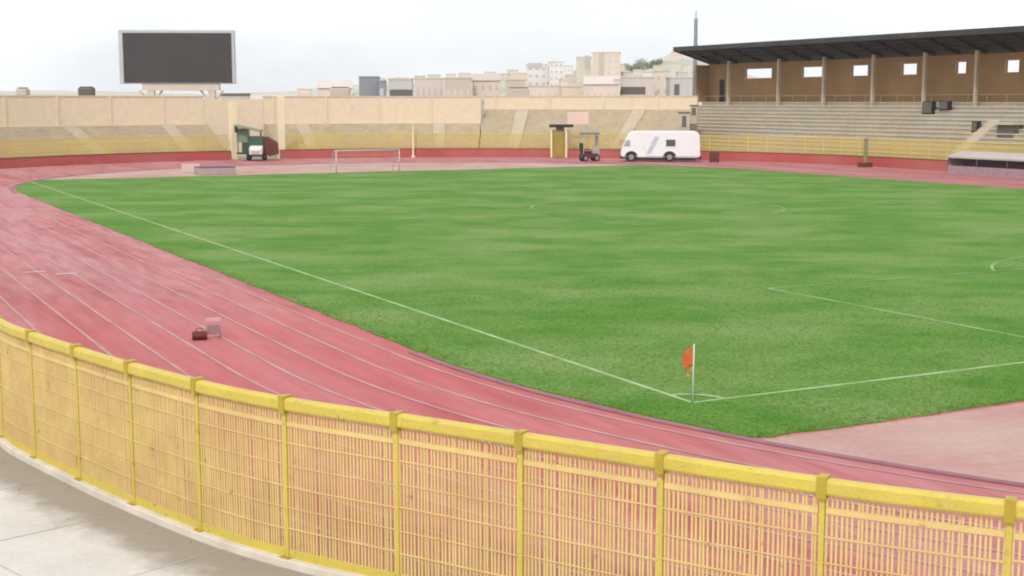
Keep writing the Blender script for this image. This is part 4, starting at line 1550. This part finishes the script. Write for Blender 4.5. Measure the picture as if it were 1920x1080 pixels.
# ================================================================== AIR
HAZE = 0.00016
if HAZE > 0:
    mb = MB()
    mb.box(-1900, 1900, -60, 1600, -1.2, 75)
    m = D.materials.new('haze')
    m.use_nodes = True
    nt = m.node_tree
    nt.nodes.remove(nt.nodes['Principled BSDF'])
    pv = nt.nodes.new('ShaderNodeVolumePrincipled')
    pv.inputs['Color'].default_value = (0.95, 0.96, 0.98, 1)
    pv.inputs['Density'].default_value = HAZE
    pv.inputs['Anisotropy'].default_value = 0.3
    nt.links.new(pv.outputs[0], nt.nodes['Material Output'].inputs['Volume'])
    tag(mb.build('haze', m), kind='stuff')

# ================================================================== LIGHT, SKY, CAMERA
w = D.worlds.new('World')
S.world = w
w.use_nodes = True
nt = w.node_tree
bg_ = nt.nodes['Background']
sky = nt.nodes.new('ShaderNodeTexSky')
sky.sky_type = 'NISHITA'
sky.sun_disc = False
EL, AZ = math.radians(44), math.radians(196)
sky.sun_elevation = EL
sky.sun_rotation = AZ
sky.dust_density = 3.0
sky.air_density = 1.0
# thin white cloud over the sky texture
tc = nt.nodes.new('ShaderNodeTexCoord')
mp_ = nt.nodes.new('ShaderNodeMapping')
mp_.inputs['Scale'].default_value = (1.0, 1.0, 3.0)
nz = nt.nodes.new('ShaderNodeTexNoise')
nz.inputs['Scale'].default_value = 2.2
nz.inputs['Detail'].default_value = 7
rg = nt.nodes.new('ShaderNodeMapRange')
rg.inputs['From Min'].default_value = 0.3
rg.inputs['From Max'].default_value = 0.62
rg.inputs['To Min'].default_value = 0.55
rg.inputs['To Max'].default_value = 0.97
mx = nt.nodes.new('ShaderNodeMix')
mx.data_type = 'RGBA'
mx.inputs[7].default_value = (10.6, 10.85, 11.25, 1)
nt.links.new(tc.outputs['Generated'], mp_.inputs['Vector'])
nt.links.new(mp_.outputs['Vector'], nz.inputs['Vector'])
nt.links.new(nz.outputs['Fac'], rg.inputs['Value'])
nt.links.new(rg.outputs['Result'], mx.inputs[0])
nt.links.new(sky.outputs['Color'], mx.inputs[6])
nt.links.new(mx.outputs[2], bg_.inputs['Color'])
bg_.inputs['Strength'].default_value = 0.12

sl = D.lights.new('sun', 'SUN')
sl.energy = 1.7
sl.angle = math.radians(7)
sl.color = (1.0, 0.96, 0.90)
so = D.objects.new('sun', sl)
COL.objects.link(so)
ds_ = Vector((math.sin(AZ) * math.cos(EL), math.cos(AZ) * math.cos(EL), math.sin(EL)))
so.rotation_euler = ds_.to_track_quat('Z', 'Y').to_euler()
so.location = (0, -30, 60)

cam = D.cameras.new('camera')
cam.sensor_width = 36.0
cam.lens = 36.0 * FPX / 1920.0
cam.clip_end = 6000
cam.clip_start = 0.1
co = D.objects.new('camera', cam)
COL.objects.link(co)
co.location = (0, 0, CAMH)
co.rotation_euler = (math.pi / 2 - TILT, 0, 0)
S.camera = co

S.view_settings.view_transform = 'Standard'
S.view_settings.look = 'None'
S.view_settings.exposure = 0.10
S.view_settings.gamma = 1.0
S.render.engine = 'CYCLES'
S.cycles.filter_width = 2.0
S.cycles.use_denoising = True
S.cycles.max_bounces = 6
